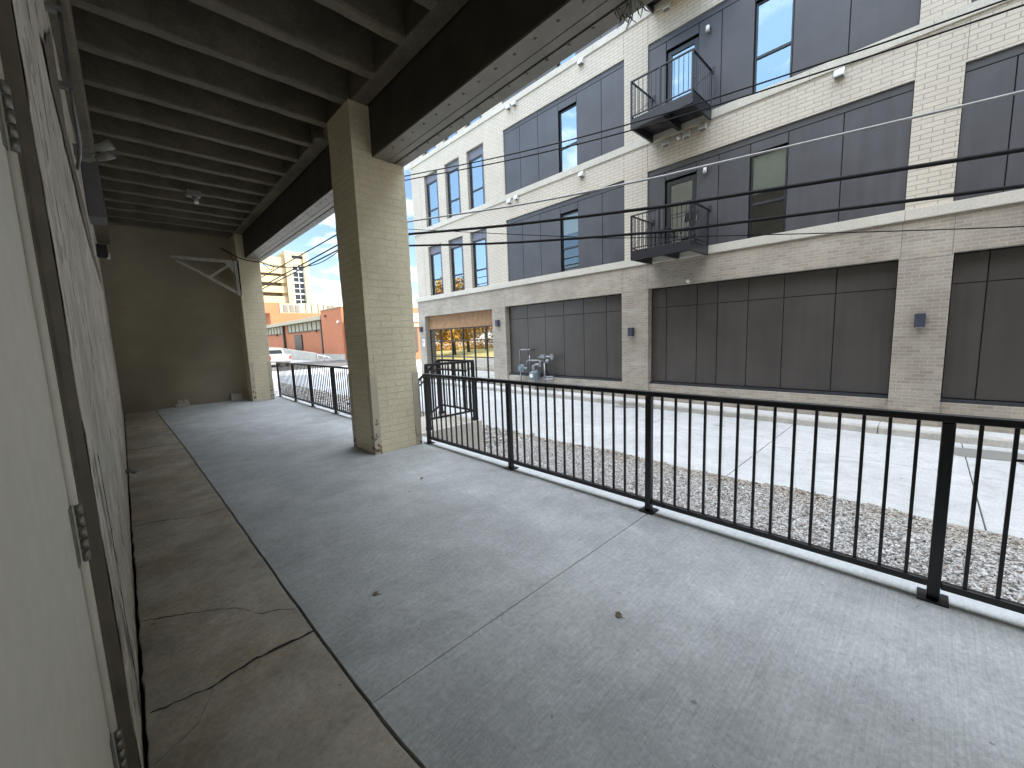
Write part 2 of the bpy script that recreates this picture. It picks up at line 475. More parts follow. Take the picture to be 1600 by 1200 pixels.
scn.cycles.caustics_reflective = False; scn.cycles.caustics_refractive = False

# ------------------------------------------------------------------ ground, road, pavement
ZS, ZR = -.53, -.66
g = MB().box(-900, 900, -900, 900, -1.2, -.72)
struct(g.build('ground', M['ground']))
# far pavement beyond the street end (sunlit forecourt)
g = MB().box(3.2, 19.2, 19.0, 36.99, -.8, -.662)
struct(g.build('forecourt', M['road']))
g = MB().box(3.0, 19.3, 37.0, 51.8, -.8, -.657); struct(g.build('shade_dark_lot', concrete('lot_shade_tone', (.075, .07, .066), .2)))  # parking ground; shade beyond the sunlit strip is put into its dark colour
# road slabs with open joints
g = MB()
ys = [-30, -22, -14, -8, -3.02, -.55, 1.92, 4.38, 6.85, 9.3, 11.8, 14.3, 16.8, 19.0]
for a, b_ in zip(ys[:-1], ys[1:]):
    g.box(6.04, 8.265, a + .006, b_ - .006, -.8, ZR)
    g.box(8.275, 10.40, a + .006, b_ - .006, -.8, ZR)
struct(g.build('road', M['road'], bevel=.006))
g = MB().box(5.9, 10.5, -30, 19, -.82, -.685); struct(g.build('road_bed', M['dirt']))
g = MB()
ks = [-30, -18, -12, -6, -1.5, .55, 3.4, 6.2, 9, 12, 15, 19]
for a, b_ in zip(ks[:-1], ks[1:]): g.box(10.402, 10.56, a + .004, b_ - .004, -.82, ZS + .003)
struct(g.build('kerb', M['kerb'], bevel=.025))
g = MB()
for a, b_ in zip(ks[:-1], ks[1:]): g.box(10.564, 11.6, a + .004, b_ - .004, -.82, ZS)
struct(g.build('sidewalk', M['sidewalk'], bevel=.006))
# damp stain along the kerb
dm = bpy.data.materials.new('damp_concrete'); dm.use_nodes = True
db = dm.node_tree.nodes['Principled BSDF']; db.inputs['Base Color'].default_value = (.24, .235, .22, 1); db.inputs['Roughness'].default_value = .55
def blob(cx, cy, rx, ry, z, n=40, jag=.25, sq=1):
    out = []
    ph = [random.uniform(0, 6.28) for _ in range(6)]
    for k in range(n):
        a = 2 * PI * k / n
        r = 1 + jag * sum(math.sin(a * (j + 2) + ph[j]) / (j + 1.5) for j in range(6))
        out.append((cx + rx * r * math.cos(a), cy + ry * r * math.sin(a), z))
    return out
g = MB()
for args in ((9.72, -.95, .30, .75, ZR + .004), (9.45, -1.45, .28, .4, ZR + .004), (10.2, 6.0, .16, .4, ZR + .004), (9.35, 3.1, .05, .12, ZR + .004)):
    p = blob(*args); g.add(p, [tuple(range(len(p)))])
struct(g.build('damp_patch', dm))

# gravel strip
g = MB().box(3.16, 6.035, -8, 30, -.8, -.625); struct(g.build('gravel_bed', concrete('gravel_dust', (.34, .31, .27), .25)))
def gravel(n, x0, x1, y0, y1, z0, smin, smax, skip=None):
    t = (1 + 5 ** .5) / 2
    ico = [(-1, t, 0), (1, t, 0), (-1, -t, 0), (1, -t, 0), (0, -1, t), (0, 1, t), (0, -1, -t), (0, 1, -t), (t, 0, -1), (t, 0, 1), (-t, 0, -1), (-t, 0, 1)]
    icf = [(0, 11, 5), (0, 5, 1), (0, 1, 7), (0, 7, 10), (0, 10, 11), (1, 5, 9), (5, 11, 4), (11, 10, 2), (10, 7, 6), (7, 1, 8), (3, 9, 4), (3, 4, 2), (3, 2, 6), (3, 6, 8), (3, 8, 9), (4, 9, 5), (2, 4, 11), (6, 2, 10), (8, 6, 7), (9, 8, 1)]
    vs = []; fs = []
    for _ in range(n):
        x = random.uniform(x0, x1); y = random.uniform(y0, y1)
        if skip and skip(x, y): continue
        s = random.uniform(smin, smax) * random.choice((.6, .8, 1, 1.25)); zc = z0(x, y) + random.uniform(-.3, .5) * s
        q = Matrix.Rotation(random.uniform(0, 6.3), 3, 'Z') @ Matrix.Rotation(random.uniform(0, 6.3), 3, 'X')
        ax, ay, az = random.uniform(.75, 1.35), random.uniform(.6, 1.), random.uniform(.4, .8)
        o = len(vs)
        for p in ico:
            k = s * random.uniform(.38, .62)
            w = q @ Vector((p[0] * ax * k, p[1] * ay * k, p[2] * az * k))
            vs.append((x + w.x, y + w.y, zc + w.z))
        for f in icf: fs.append((f[0] + o, f[1] + o, f[2] + o))
    return vs, fs
gz = lambda x, y: -.605 - .012 * max(0, x - 5.2)
insteps = lambda x, y: (y > 5.5 and x < 4.5) or x > 6.02 + .06 * math.sin(y * 2.1) + .03 * math.sin(y * 7)
v1, f1 = gravel(80000, 3.18, 6.1, -1.6, 5.6, gz, .009, .019, insteps)
v2, f2 = gravel(7000, 3.3, 6.1, 5.6, 22, gz, .03, .05, lambda x, y: (y < 8.2 and x < 4.6) or x > 6.03)
mb = MB(); mb.add(v1, f1); mb.add(v2, f2)
go = mb.build('gravel', M['gravel'], fix=False); struct(go, 'stuff')
# dry leaves and grit drifted along the road edge of the gravel
mb = MB()
for _ in range(420):
    y = random.uniform(-2.4, 5.4); x = 5.95 - abs(random.gauss(0, .12)) + .05 * math.sin(y * 2.1)
    if math.sin(y * 1.7) + math.sin(y * 4.1) < -.2 and random.random() < .7: continue
    r = random.uniform(.012, .035); a = random.uniform(0, 6.3); z = -.615 + random.uniform(0, .02)
    c, s_ = math.cos(a) * r, math.sin(a) * r
    mb.add([(x + c, y + s_, z), (x - s_ * .6, y + c * .6, z + random.uniform(0, .02)), (x - c, y - s_, z), (x + s_ * .6, y - c * .6, z + random.uniform(0, .02))], [(0, 1, 2, 3)])
ll = mb.build('leaf_litter', M['leaf_dry']); struct(ll, 'stuff')

# walkway: old slab strip along the wall, new broomed slab, joint between
joint = [(.64, -9), (.60, .4), (.588, 1.15), (.568, 1.4), (.545, 2.15), (.525, 3.4), (.507, 4.64), (.45, 8.0), (.35, 11.94), (.33, 13.38)]
def jag(line, amp, step=.12):
    out = []
    for (x0, y0), (x1, y1) in zip(line[:-1], line[1:]):
        n = max(1, int((y1 - y0) / step))
        for k in range(n):
            t = k / n; out.append((x0 + (x1 - x0) * t + random.uniform(-amp, amp), y0 + (y1 - y0) * t))
    out.append(line[-1]); return out
g = MB()
ja = jag(joint, .0025)
wallx = lambda y: -.105 - .0112 * y
wl = jag([(wallx(-9) + .02, -9), (wallx(.3) + .012, .3), (wallx(13.3) + .014, 13.38)], .006, .07)
poly = [(x - .006, y) for x, y in ja] + list(reversed(wl))
g.prism(poly, -.14, 0)
struct(g.build('old_pavement', M['old_slab'], bevel=.006))
g = MB()
def piece(y0, y1):
    left = [(x + .006, y) for x, y in ja if y0 < y < y1]
    xl = lambda y: next(x0 + (x1 - x0) * (y - a) / (b_ - a) for (x0, a), (x1, b_) in zip(joint[:-1], joint[1:]) if a <= y <= b_) + .006
    pl = [(xl(y0), y0)] + left + [(xl(y1), y1), (3.17, y1), (3.17, y0)]
    g.prism(pl, -.62, .002)
piece(-8.99, 1.5075); piece(1.5125, 13.37)
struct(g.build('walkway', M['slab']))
g = MB().box(-.4, 3.1, -9, 13.4, -.7, -.10); struct(g.build('walkway_bed', M['dirt']))
# cracks across the old slab
def crack(pts, w0, w1):
    out = []
    for (x0, y0), (x1, y1) in zip(pts[:-1], pts[1:]):
        n = max(2, int(math.hypot(x1 - x0, y1 - y0) / .025))
        for k in range(n):
            t = k / n; out.append((x0 + (x1 - x0) * t + random.uniform(-.004, .004), y0 + (y1 - y0) * t + random.uniform(-.006, .006)))
    out.append(pts[-1]); m_ = MB(); vs = []
    for i, (x, y) in enumerate(out):
        w = (w0 + (w1 - w0) * i / len(out)) * random.uniform(.5, 1.3)
        vs += [(x, y - w / 2, .0022), (x, y + w / 2, .0022)]
    m_.add(vs, [(2 * i, 2 * i + 2, 2 * i + 3, 2 * i + 1) for i in range(len(out) - 1)])
    return m_
g = MB()
for pts, a, b_ in (([(-.12, 2.94), (.1, 2.81), (.29, 2.67), (.38, 2.5), (.47, 2.46), (.52, 2.4)], .009, .005),
                   ([(-.10, 2.14), (.1, 2.11), (.28, 2.15), (.36, 2.15), (.545, 2.14)], .007, .018),
                   ([(.11, 2.10), (.04, 1.94), (-.1, 1.85)], .004, .003), ([(-.1, 1.84), (-.08, 1.7), (-.1, 1.5)], .003, .003),
                   ([(-.15, 4.62), (.1, 4.55), (.25, 4.44), (.51, 4.46)], .012, .012),
                   ([(-.18, 8.25), (.1, 8.22), (.44, 8.13)], .025, .022), ([(-.12, 3.7), (.1, 3.75), (.3, 3.62)], .003, .002)):
    c = crack(pts, a, b_); g.add(c.v, c.f)
struct(g.build('pavement_cracks', M['dark'], fix=False))
# scaled pale patch on the new slab
pm = concrete('scaled_concrete', (.46, .465, .45), .1)
g = MB()
for args in ((.75, 5.0, .13, .16, .0045), (.95, 4.85, .16, .10, .0045), (1.15, 5.15, .10, .09, .0045)):
    p = blob(*args, n=60, jag=.5); g.add(p, [tuple(range(len(p)))])
# ------------------------------------------------------------------ porch building (the near building)
PB = thing('brick_building', 'painted brick building with an open porch, ribbed concrete ceiling and grey steel door', 'building', (1.4, 6, 0))
# left wall (very slightly skewed): y axis runs along it; built straight then placed
def wall_seg(mb, y0, y1, z0, z1, th=.25, proud=0):
    mb.add([(wallx(y0) + proud, y0, z0), (wallx(y1) + proud, y1, z0), (wallx(y1) + proud, y1, z1), (wallx(y0) + proud, y0, z1),
            (wallx(y0) - th, y0, z0), (wallx(y1) - th, y1, z0), (wallx(y1) - th, y1, z1), (wallx(y0) - th, y0, z1)],
           [(0, 1, 2, 3), (7, 6, 5, 4), (0, 4, 5, 1), (3, 2, 6, 7), (0, 3, 7, 4), (1, 5, 6, 2)])
g = MB()
# lumpy face so the silhouette is uneven
from mathutils import noise as mnoise
ny, nz_ = 240, 170
yv = [1.775 + (13.4 - 1.775) * (i / ny) ** 1.6 for i in range(ny + 1)]
zv = [-.14 + 4.95 * k / nz_ for k in range(nz_ + 1)]
vs = []; fs = []
for y in yv:
    for z in zv:
        d = .0035 * mnoise.fractal(Vector((y * 3.2, z * 4.5, 2.)), 1., 2., 5)
        d = max(-.0055, min(.006, d))
        ye = y - (.011 * max(0, mnoise.fractal(Vector((z * 9, 1.7, 4.)), 1., 2., 4)) if y == yv[0] else 0)
        vs.append((wallx(y) + d, ye + (.006 if y == yv[0] else 0), z))
for i in range(ny):
    for k in range(nz_):
        a = i * (nz_ + 1) + k; fs.append((a, a + nz_ + 1, a + nz_ + 2, a + 1))
g.add(vs, fs, True)
wall_seg(g, 1.776, 13.4, -.14, 4.8, .25, -.012)
wall_seg(g, .34, 1.776, 2.56, 4.8)
wall_seg(g, -9, .34, -.14, 4.8)
g.build('side_wall', M['wall_paint'], PB, fix=False)
# jagged strip where the paint and render have come away, high on the wall
hand = [(2.94, 2.94), (4.3, 3.72), (4.2, 3.4), (4.22, 3.02), (5.4, 3.02), (6.1, 2.97), (7.5, 2.78), (9.4, 2.72), (9.4, 2.58), (7.5, 2.56), (6.3, 2.52), (4.87, 2.58), (4.2, 2.70), (3.05, 2.80)]
pts = []
for (y0, z0), (y1, z1) in zip(hand, hand[1:] + hand[:1]):
    n = max(2, int(math.hypot(y1 - y0, z1 - z0) / .06))
    for k in range(n):
        t = k / n; q = 0 if k == 0 else .028
        y = y0 + (y1 - y0) * t + random.uniform(-q, q); pts.append((wallx(y) + .0075, y, z0 + (z1 - z0) * t + random.uniform(-q, q)))
g = MB().add(pts, [tuple(range(len(pts)))])
o = g.build('bare_patch', M['bare'], PB, fix=False)
# long vertical crack in the render beside the door
ck = [(2.02, 1.14), (2.06, .95), (2.10, .70), (2.06, .48), (2.09, .25), (2.05, .05)]
vs = []
for (y0, z0), (y1, z1) in zip(ck[:-1], ck[1:]):
    for k in range(8):
        t = k / 8; y = y0 + (y1 - y0) * t + random.uniform(-.008, .008); z = z0 + (z1 - z0) * t; w = .012 + .014 * (1.14 - z) + random.uniform(-.006, .008)
        vs += [(wallx(y) + .0078, y - w, z), (wallx(y) + .0078, y + w, z)]
g = MB().add(vs, [(2 * i, 2 * i + 1, 2 * i + 3, 2 * i + 2) for i in range(len(vs) // 2 - 1)]); g.build('wall_crack', M['dark'], PB, fix=False)
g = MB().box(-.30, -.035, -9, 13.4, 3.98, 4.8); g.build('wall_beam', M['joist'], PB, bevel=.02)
# door and frame
g = MB()
g.prism_y([(-.30, -.2), (-.30, 2.56), (-.128, 2.56), (-.128, -.2)], 1.772, 1.80) if False else None
g.prism([(-.127, 1.776), (-.127, 1.769), (-.150, 1.765), (-.156, 1.752), (-.21, 1.752), (-.21, 1.776)], -.05, 2.56)
g.box(-.21, -.128, .40, 1.728, 2.50, 2.56); g.box(-.21, -.128, .345, .40, -.05, 2.56)
b2 = MB().tube([(-.171, 1.739, -.05), (-.171, 1.739, 2.5)], .0125, 14); b2.box(-.21, -.172, 1.7285, 1.7515, -.05, 2.5)
b2.build('door_stop', M['door'], PB)
fr = g.build('door_frame', M['door_frame'], PB, bevel=.003)
g = MB().box(-.22, -.176, .405, 1.722, .0, 2.495); dr = g.build('door', M['door'], PB, bevel=.004)
for z in (.20, .96, 2.13):
    g = MB()
    for k in range(5):
        z0 = z - .09 + k * .036
        g.tube([(-.160, 1.731, z0 + .001), (-.160, 1.731, z0 + .034)], .0088, 12)
    g.box(-.1755, -.1725, 1.685, 1.727, z - .09, z + .09)
    g.box(-.175, -.168, 1.727, 1.738, z - .09, z + .09)
    g.build('hinge', M['hinge'], dr)
# back wall
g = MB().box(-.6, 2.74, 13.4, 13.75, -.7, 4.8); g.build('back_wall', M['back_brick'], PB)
# ceiling soffit, joists, ledger
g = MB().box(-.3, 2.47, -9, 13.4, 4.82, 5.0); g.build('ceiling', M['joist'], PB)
jys = [3.18, 3.74, 4.42, 5.1, 5.78, 6.48, 7.14, 7.84, 8.45, 9.1, 9.78, 10.46, 11.12, 11.74, 12.45, 13.1]
jys = [3.18 - .66 * k for k in range(14, 0, -1)] + jys
j0 = None
for y in jys:
    if j0 is None:
        g = MB(); m_ = 14
        vs = []; fs = []
        prof = [(-.085, .42), (-.065, .02), (-.055, .0), (.055, .0), (.065, .02), (.085, .42)]
        for i in range(m_ + 1):
            x = -.04 + 2.31 * i / m_
            for py, pz in prof:
                vs.append((x, py + random.uniform(-.004, .004), 4.40 + pz + (random.uniform(-.006, .006) if pz < .1 else 0)))
        for i in range(m_):
            for k in range(5):
                a = i * 6 + k; fs.append((a, a + 6, a + 7, a + 1))
        g.add(vs, fs)
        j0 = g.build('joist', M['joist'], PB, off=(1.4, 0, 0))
        j0.location = (0, y - 6, 0)
    else:
        c = copy_part(j0, PB, (0, y - 6, 0))
        if random.random() < .5: c.scale = (1, -1, 1)
g = MB().box(2.26, 2.46, -9, 13.4, 4.40, 4.82); g.build('ledger', M['joist'], PB, bevel=.02)
# built-up steel beam on the columns
def beam(y0, y1):
    g = MB()
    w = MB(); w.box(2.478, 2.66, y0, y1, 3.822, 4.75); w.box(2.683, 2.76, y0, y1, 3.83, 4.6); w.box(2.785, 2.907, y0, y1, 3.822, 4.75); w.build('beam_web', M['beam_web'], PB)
    g.box(2.475, 2.662, y0, y1, 3.80, 3.82); g.box(2.678, 2.765, y0, y1, 3.806, 3.826); g.box(2.781, 2.91, y0, y1, 3.80, 3.82)
    y = y0 + .1
    while y < y1 - .15:
        for x in (2.55, 2.805): g.sphere((x, y + (.1 if x > 2.7 else 0), 3.801), .017, 1, 1, .7, 12)
        y += .232
    g.build('beam', M['steel_paint'], PB)
beam(-2.25, 5.32); beam(5.34, 12.9); beam(-9, -2.27)
def column(y0, y1, x0, x1, guards=True):
    g = MB()
    prof = [(x0, y0), (x1, y0), (x1, y1), (x0, y1)]
    # slightly uneven brick faces
    nz = 44; vs = []; fs = []; per = []
    for (ax, ay), (bx, by) in zip(prof, prof[1:] + prof[:1]):
        for k in range(6): per.append((ax + (bx - ax) * k / 6, ay + (by - ay) * k / 6))
    cx, cy = (x0 + x1) / 2, (y0 + y1) / 2
    for i in range(nz + 1):
        z = -.02 + 3.82 * i / nz
        for k, (px, py) in enumerate(per):
            j = random.uniform(-.004, .004)
            vs.append((px + (px - cx) * j * 2, py + (py - cy) * j * 2, z))
    m_ = len(per)
    for i in range(nz):
        for k in range(m_): fs.append((i * m_ + k, i * m_ + (k + 1) % m_, (i + 1) * m_ + (k + 1) % m_, (i + 1) * m_ + k))
    fs.append(tuple(nz * m_ + k for k in range(m_)))
    g.add(vs, fs)
    g.box(x0 + .002, 2.47, y0 + .003, y1 - .003, 3.79, 4.40)
    c = g.build('column', M['painted_brick'], PB)
    if guards:
        for gx, gy, sx, sy in ((x0, y0, 1, 1), (x1, y0, -1, 1), (x0, y1, 1, -1), (x1, y1, -1, -1)):
            a = MB(); t = .007; w = .085; zt = 1.05
            a.prism([(gx - sx * t, gy - sy * t), (gx + sx * w, gy - sy * t), (gx + sx * w, gy - sy * .001), (gx - sx * .001, gy - sy * .001), (gx - sx * .001, gy + sy * w), (gx - sx * t, gy + sy * w)], .003, zt)
            a.build('corner_guard', M['guard'], c)
    return c
column(4.98, 5.68, 2.215, 2.91); column(12.6, 13.2, 2.29, 2.80); column(-2.6, -1.9, 2.215, 2.91)
g = MB().box(2.16, 2.30, 5.98, 6.12, 4.30, 4.41); g.build('corbel', M['joist'], PB, bevel=.03)
# storeys above the porch (seen mirrored in the glass across the street) and the body behind
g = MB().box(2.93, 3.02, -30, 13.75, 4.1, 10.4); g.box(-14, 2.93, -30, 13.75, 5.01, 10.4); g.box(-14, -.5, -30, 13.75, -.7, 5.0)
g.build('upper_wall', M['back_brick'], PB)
# ragged stuff stuck under the beam edge
g = MB()
for k in range(26):
    x = random.uniform(2.74, 2.93); y = random.uniform(1.52, 1.72); z = 3.80
    a = random.uniform(0, 6.3); l = random.uniform(.03, .09)
    g.tube([(x, y, z + .01), (x + .02 * math.cos(a), y + .02 * math.sin(a), z - l * .5), (x + .05 * math.cos(a), y + .05 * math.sin(a), z - l)], .006, 5, r2=.002)
tag(g.build('nest_debris', M['louver'], off=(2.83, 1.6, 3.8)), 'ragged tuft of nest debris hanging from the beam edge', 'debris')

# porch fixtures
t = thing('wall_bracket', 'pale triangular steel bracket bolted to the far brick column', 'bracket', (2.29, 12.5, 2.85))
def flat(mb, p, q, w):   # flat bar in the plane y=12.5
    mb.bar(p, q, .05, w)
g = MB(); flat(g, (.95, 12.5, 3.66), (2.28, 12.5, 3.66), .07); g.build('arm', M['bracket'], t, bevel=.004)
g = MB(); g.box(2.19, 2.26, 12.46, 12.54, 2.82, 3.70); g.build('upright', M['bracket'], t, bevel=.004)
g = MB(); g.bar((1.04, 12.5, 3.60), (2.20, 12.5, 2.88), .05, .07); g.build('strut', M['bracket'], t, bevel=.004)
g = MB(); g.bar((2.12, 12.5, 3.60), (1.66, 12.5, 3.25), .05, .06); g.add([(1.98, 12.47, 3.63), (2.19, 12.47, 3.63), (2.19, 12.47, 3.36)], [(0, 1, 2)]); g.build('brace', M['bracket'], t, bevel=.003)
g = MB(); g.box(2.262, 2.29, 12.48, 12.60, 2.83, 3.70); g.tube([(2.275, 12.44, 2.95), (2.275, 12.44, 3.7)], .012); g.build('mounting_plate', M['black'], t)

t = thing('conduit', 'thin metal conduit running down the painted side wall', 'conduit', (-.1, 4.2, 2.9))
g = MB().tube([(-.088, 4.2, 4.0), (-.088, 4.2, 2.95), (-.10, 4.26, 2.9), (-.13, 4.6, 2.9)], .012, 10); g.build('pipe', M['galv'], t)
MB().box(-.16, -.074, 4.17, 4.23, 3.3, 3.33).build('clamp', M['galv'], t); MB().box(-.16, -.074, 4.17, 4.23, 3.78, 3.81).build('clamp', M['galv'], t)
t = thing('floodlight', 'twin head floodlight mounted high on the side wall', 'light', (-.12, 5.8, 3.42))
g = MB().box(-.17, -.06, 5.72, 5.86, 3.36, 3.47); g.tube([(-.06, 5.8, 3.42), (-.02, 5.8, 3.44)], .012); g.build('junction_box', M['louver'], t, bevel=.01)
for y, dz in ((5.72, .02), (5.9, -.01)):
    g = MB().tube([(-.03, y, 3.44 + dz), (.03, y - .02, 3.46 + dz), (.10, y - .05, 3.50 + dz)], .028, 12, r2=.045)
    hd = g.build('lamp_head', M['lamp_head'], t)
t = thing('electrical_cabinet', 'grey metal electrical cabinet fixed high on the side wall', 'cabinet', (-.10, 8.0, 3.25))
g = MB().box(-.19, -.03, 7.75, 8.25, 3.28, 4.0); g.build('case', M['grey_box'], t, bevel=.01)
g = MB().box(-.03, -.015, 7.78, 8.22, 3.30, 3.62); g.build('cover', M['grey_box'], t, bevel=.004)
t = thing('wall_lamp', 'small black wall lamp with a white lens on the dark side wall', 'lamp', (-.2, 10.5, 3.2))
g = MB().box(-.23, -.08, 10.4, 10.6, 3.20, 3.42); g.build('housing', M['black'], t, bevel=.01)
g = MB().prism_y([(-.10, 3.185), (-.055, 3.29), (-.055, 3.19)], 10.42, 10.58); g.build('lens', M['sign_white'], t)
t = thing('ceiling_lamp', 'bare bulb lampholder on a box under the joists', 'lamp', (1.2, 9.72, 4.2))
g = MB().box(1.09, 1.30, 9.62, 9.84, 4.33, 4.42); g.tube([(1.2, 9.72, 4.34), (1.21, 9.7, 4.27)], .045, 12); g.build('lampholder', M['lamp_head'], t, bevel=.005)
g = MB().sphere((1.22, 9.68, 4.225), .04); g.build('bulb', M['bulb'], t)
t = thing('water_tap', 'stubby grey water tap low on the side wall', 'tap', (-.17, 6.0, .17))
g = MB().tube([(-.2, 6.0, .185), (-.13, 6.0, .18), (-.10, 5.99, .165)], .018, 10); g.build('pipe', M['galv'], t)
g = MB().tube([(-.112, 5.993, .172), (-.085, 5.985, .158)], .024, 8); g.build('nozzle', M['galv'], t)
# loose bricks by the back wall
g = MB().box(.70, .99, 13.12, 13.3, .003, .09); tag(g.build('loose_brick', M['block'], bevel=.006, off=(.85, 13.2, 0)), 'long pale brick lying flat on the floor by the back wall', 'brick', 'loose bricks by the back wall')
for x0, x1, lab in ((.76, .86, 'left small brick standing on the long pale brick'), (.88, .975, 'right small brick standing on the long pale brick')):
    g = MB().box(x0, x1, 13.14, 13.28, .093, .18); tag(g.build('loose_brick', M['block'], bevel=.006, off=(x0 + .05, 13.2, .093)), lab, 'brick', 'loose bricks by the back wall')
g = MB().box(1.90, 2.15, 13.22, 13.36, .003, .20); tag(g.build('concrete_block', M['block'], bevel=.006, off=(2.0, 13.3, 0)), 'concrete block on the floor beside the far brick column', 'block')
# leaves on the slab
for x, y, lab in ((.90, 2.19, 'dry brown leaf nearest the old pavement joint'), (1.72, 1.05, 'dry leaf near the slab joint, closest to the viewer'), (2.14, 3.71, 'small dry leaf on the slab in front of the brick column')):
    g = MB(); a = random.uniform(0, 6)
    pts = []
    for k in range(10):
        q = 2 * PI * k / 10; r = (.022 if k % 2 else .013) * (1 + .3 * math.cos(q))
        pts.append((x + r * math.cos(q + a), y + r * math.sin(q + a), .006 + random.uniform(0, .012)))
    g.add(pts + [(x, y, .009)], [(k, (k + 1) % 10, 10) for k in range(10)])
    g.tube([(x + .02 * math.cos(a), y + .02 * math.sin(a), .008), (x + .05 * math.cos(a), y + .05 * math.sin(a), .012)], .0015, 4)
    tag(g.build('fallen_leaf', M['leaf_dry'], off=(x, y, .002)), lab, 'leaf', 'leaves fallen on the walkway')

# ------------------------------------------------------------------ railings
FX = 3.0
def railing(posts, label, x=FX, group=None, ztop=1.02, zbot=.09, ends=(0, 0)):
    t = thing('railing', label, 'railing', (x, (posts[0] + posts[-1]) / 2, 0), group)
    off = ROOT[t.name]
    y0, y1 = min(posts) - ends[0], max(posts) + ends[1]
    g = MB().box(x - .025, x + .025, y0 - .025, y1 + .025, ztop - .04, ztop); g.build('top_rail', M['black'], t, bevel=.006)
    p0 = b0 = None
    for y in posts:
        if p0 is None:
            g = MB().box(x - .025, x + .025, -.025, .025, .008, ztop - .041)
            p0 = g.build('post', M['black'], t, bevel=.005, off=(off.x, 0, off.z)); p0.location = (0, y - off.y, 0)
            g = MB().box(x - .06, x + .06, -.06, .06, .003, .013); fp = g.build('base_plate', M['black'], t, off=(off.x, 0, off.z)); fp.location = (0, y - off.y, 0)
        else:
            copy_part(p0, t, (0, y - off.y, 0)); copy_part(fp, t, (0, y - off.y, 0))
    allp = sorted(posts)
    if ends[0]: allp = [y0] + allp
    if ends[1]: allp = allp + [y1]
    for a, b_ in zip(allp[:-1], allp[1:]):
        g = MB().box(x - .019, x + .019, a + .026, b_ - .026, zbot - .019, zbot + .019); g.build('bottom_rail', M['black'], t, bevel=.004)
        n = max(1, round((b_ - a) / .112) - 1)
        for k in range(n):
            y = a + (b_ - a) * (k + 1) / (n + 1)
            if b0 is None:
                g = MB().box(x - .008, x + .008, -.008, .008, zbot + .018, ztop - .041)
                b0 = g.build('baluster', M['black'], t, off=(off.x, 0, off.z)); b0.location = (0, y - off.y, 0)
            else: copy_part(b0, t, (0, y - off.y, 0))
    return t
railing([4.92, 3.2, 1.53, -.11, -1.75, -3.4], 'long black steel guard railing along the near edge of the walkway')
railing([12.98, 11.49, 10.14, 8.65], 'black steel guard railing between the two brick columns', x=3.04, ends=(1.0, 0))
# landing and steps
g = MB(); g.box(3.174, 4.46, 5.48, 6.70, -.66, .02)
prof = [(6.702, -.66)]
for k in range(4): prof += [(6.702 + .30 * k, .02 - .165 * (k + .0) - (.165)), (6.702 + .30 * (k + 1), .02 - .165 * (k + 1))]
prof = [(6.702, -.66), (6.702, -.145), (7.0, -.145), (7.0, -.31), (7.3, -.31), (7.3, -.475), (7.6, -.475), (7.6, -.66)]
g.prism_x(prof, 3.174, 4.46)
st = g.build('concrete_steps', M['steps'], off=(3.8, 6.5, -.66), bevel=.012); tag(st, 'pale concrete landing and steps beside the brick column', 'steps')
t = thing('stair_railing', 'black steel railing turning the corner around the concrete landing', 'railing', (4.37, 5.57, .02))
XA, XB, YA, YB = 3.42, 4.37, 5.57, 6.63
def zsl(y): return -.55 * max(0, y - YB)
g = MB().bar((XA - .02, YA, 1.09), (XB + .02, YA, 1.09), .045, .04); g.bar((XB, YA, 1.09), (XB, YB, 1.09), .045, .04); g.bar((XB, YB, 1.09), (XB, 7.85, 1.09 + zsl(7.85)), .045, .04)
g.build('top_rail', M['black'], t, bevel=.004)
g = MB().bar((XA, YA, .20), (XB, YA, .20), .035, .035); g.bar((XB, YA, .20), (XB, YB, .20), .035, .035); g.bar((XB, YB, .20), (XB, 7.85, .20 + zsl(7.85)), .035, .035)
g.build('bottom_rail', M['black'], t, bevel=.003)
for (x, y) in ((XA, YA), (XB, YA), (XB, YB), (XB, 7.85)):
    z = zsl(y)
    g = MB().box(x - .025, x + .025, y - .025, y + .025, .03 + z, 1.07 + z); g.box(x - .05, x + .05, y - .045, y + .045, .024 + z, .075 + z); g.build('post', M['black'], t, bevel=.004)
b0 = None
bal = [(XA + (XB - XA) * (k + 1) / 9, YA) for k in range(8)] + [(XB, YA + (YB - YA) * (k + 1) / 10) for k in range(9)] + [(XB, YB + (7.85 - YB) * (k + 1) / 12) for k in range(11)]
for x, y in bal:
    if b0 is None:
        g = MB().box(-.008, .008, -.008, .008, .2, 1.07); b0 = g.build('baluster', M['black'], t, off=(0, 0, 0)); b0.location = (x - 4.37, y - 5.57, -.02 + zsl(y))
    else: copy_part(b0, t, (x - 4.37, y - 5.57, -.02 + zsl(y)))
g = MB().tube([(4.29, 5.66, .92), (4.29, 6.60, .92), (4.29, 7.85, .92 + zsl(7.85))], .019, 10); g.build('handrail', M['black'], t)
t = thing('stair_handrail', 'black pipe handrail sloping down the steps beside the walkway edge', 'handrail', (3.26, 7.6, -.6))
g = MB().tube([(3.26, 6.7, .92), (3.26, 8.05, .22), (3.26, 8.55, .20)], .019, 10); g.build('handrail', M['black'], t)
for y, z0, z1 in ((6.9, -.14, .80), (8.35, -.66, .2)):
    g = MB().tube([(3.26, y, z0), (3.26, y, z1)], .017, 8); g.build('post', M['black'], t)

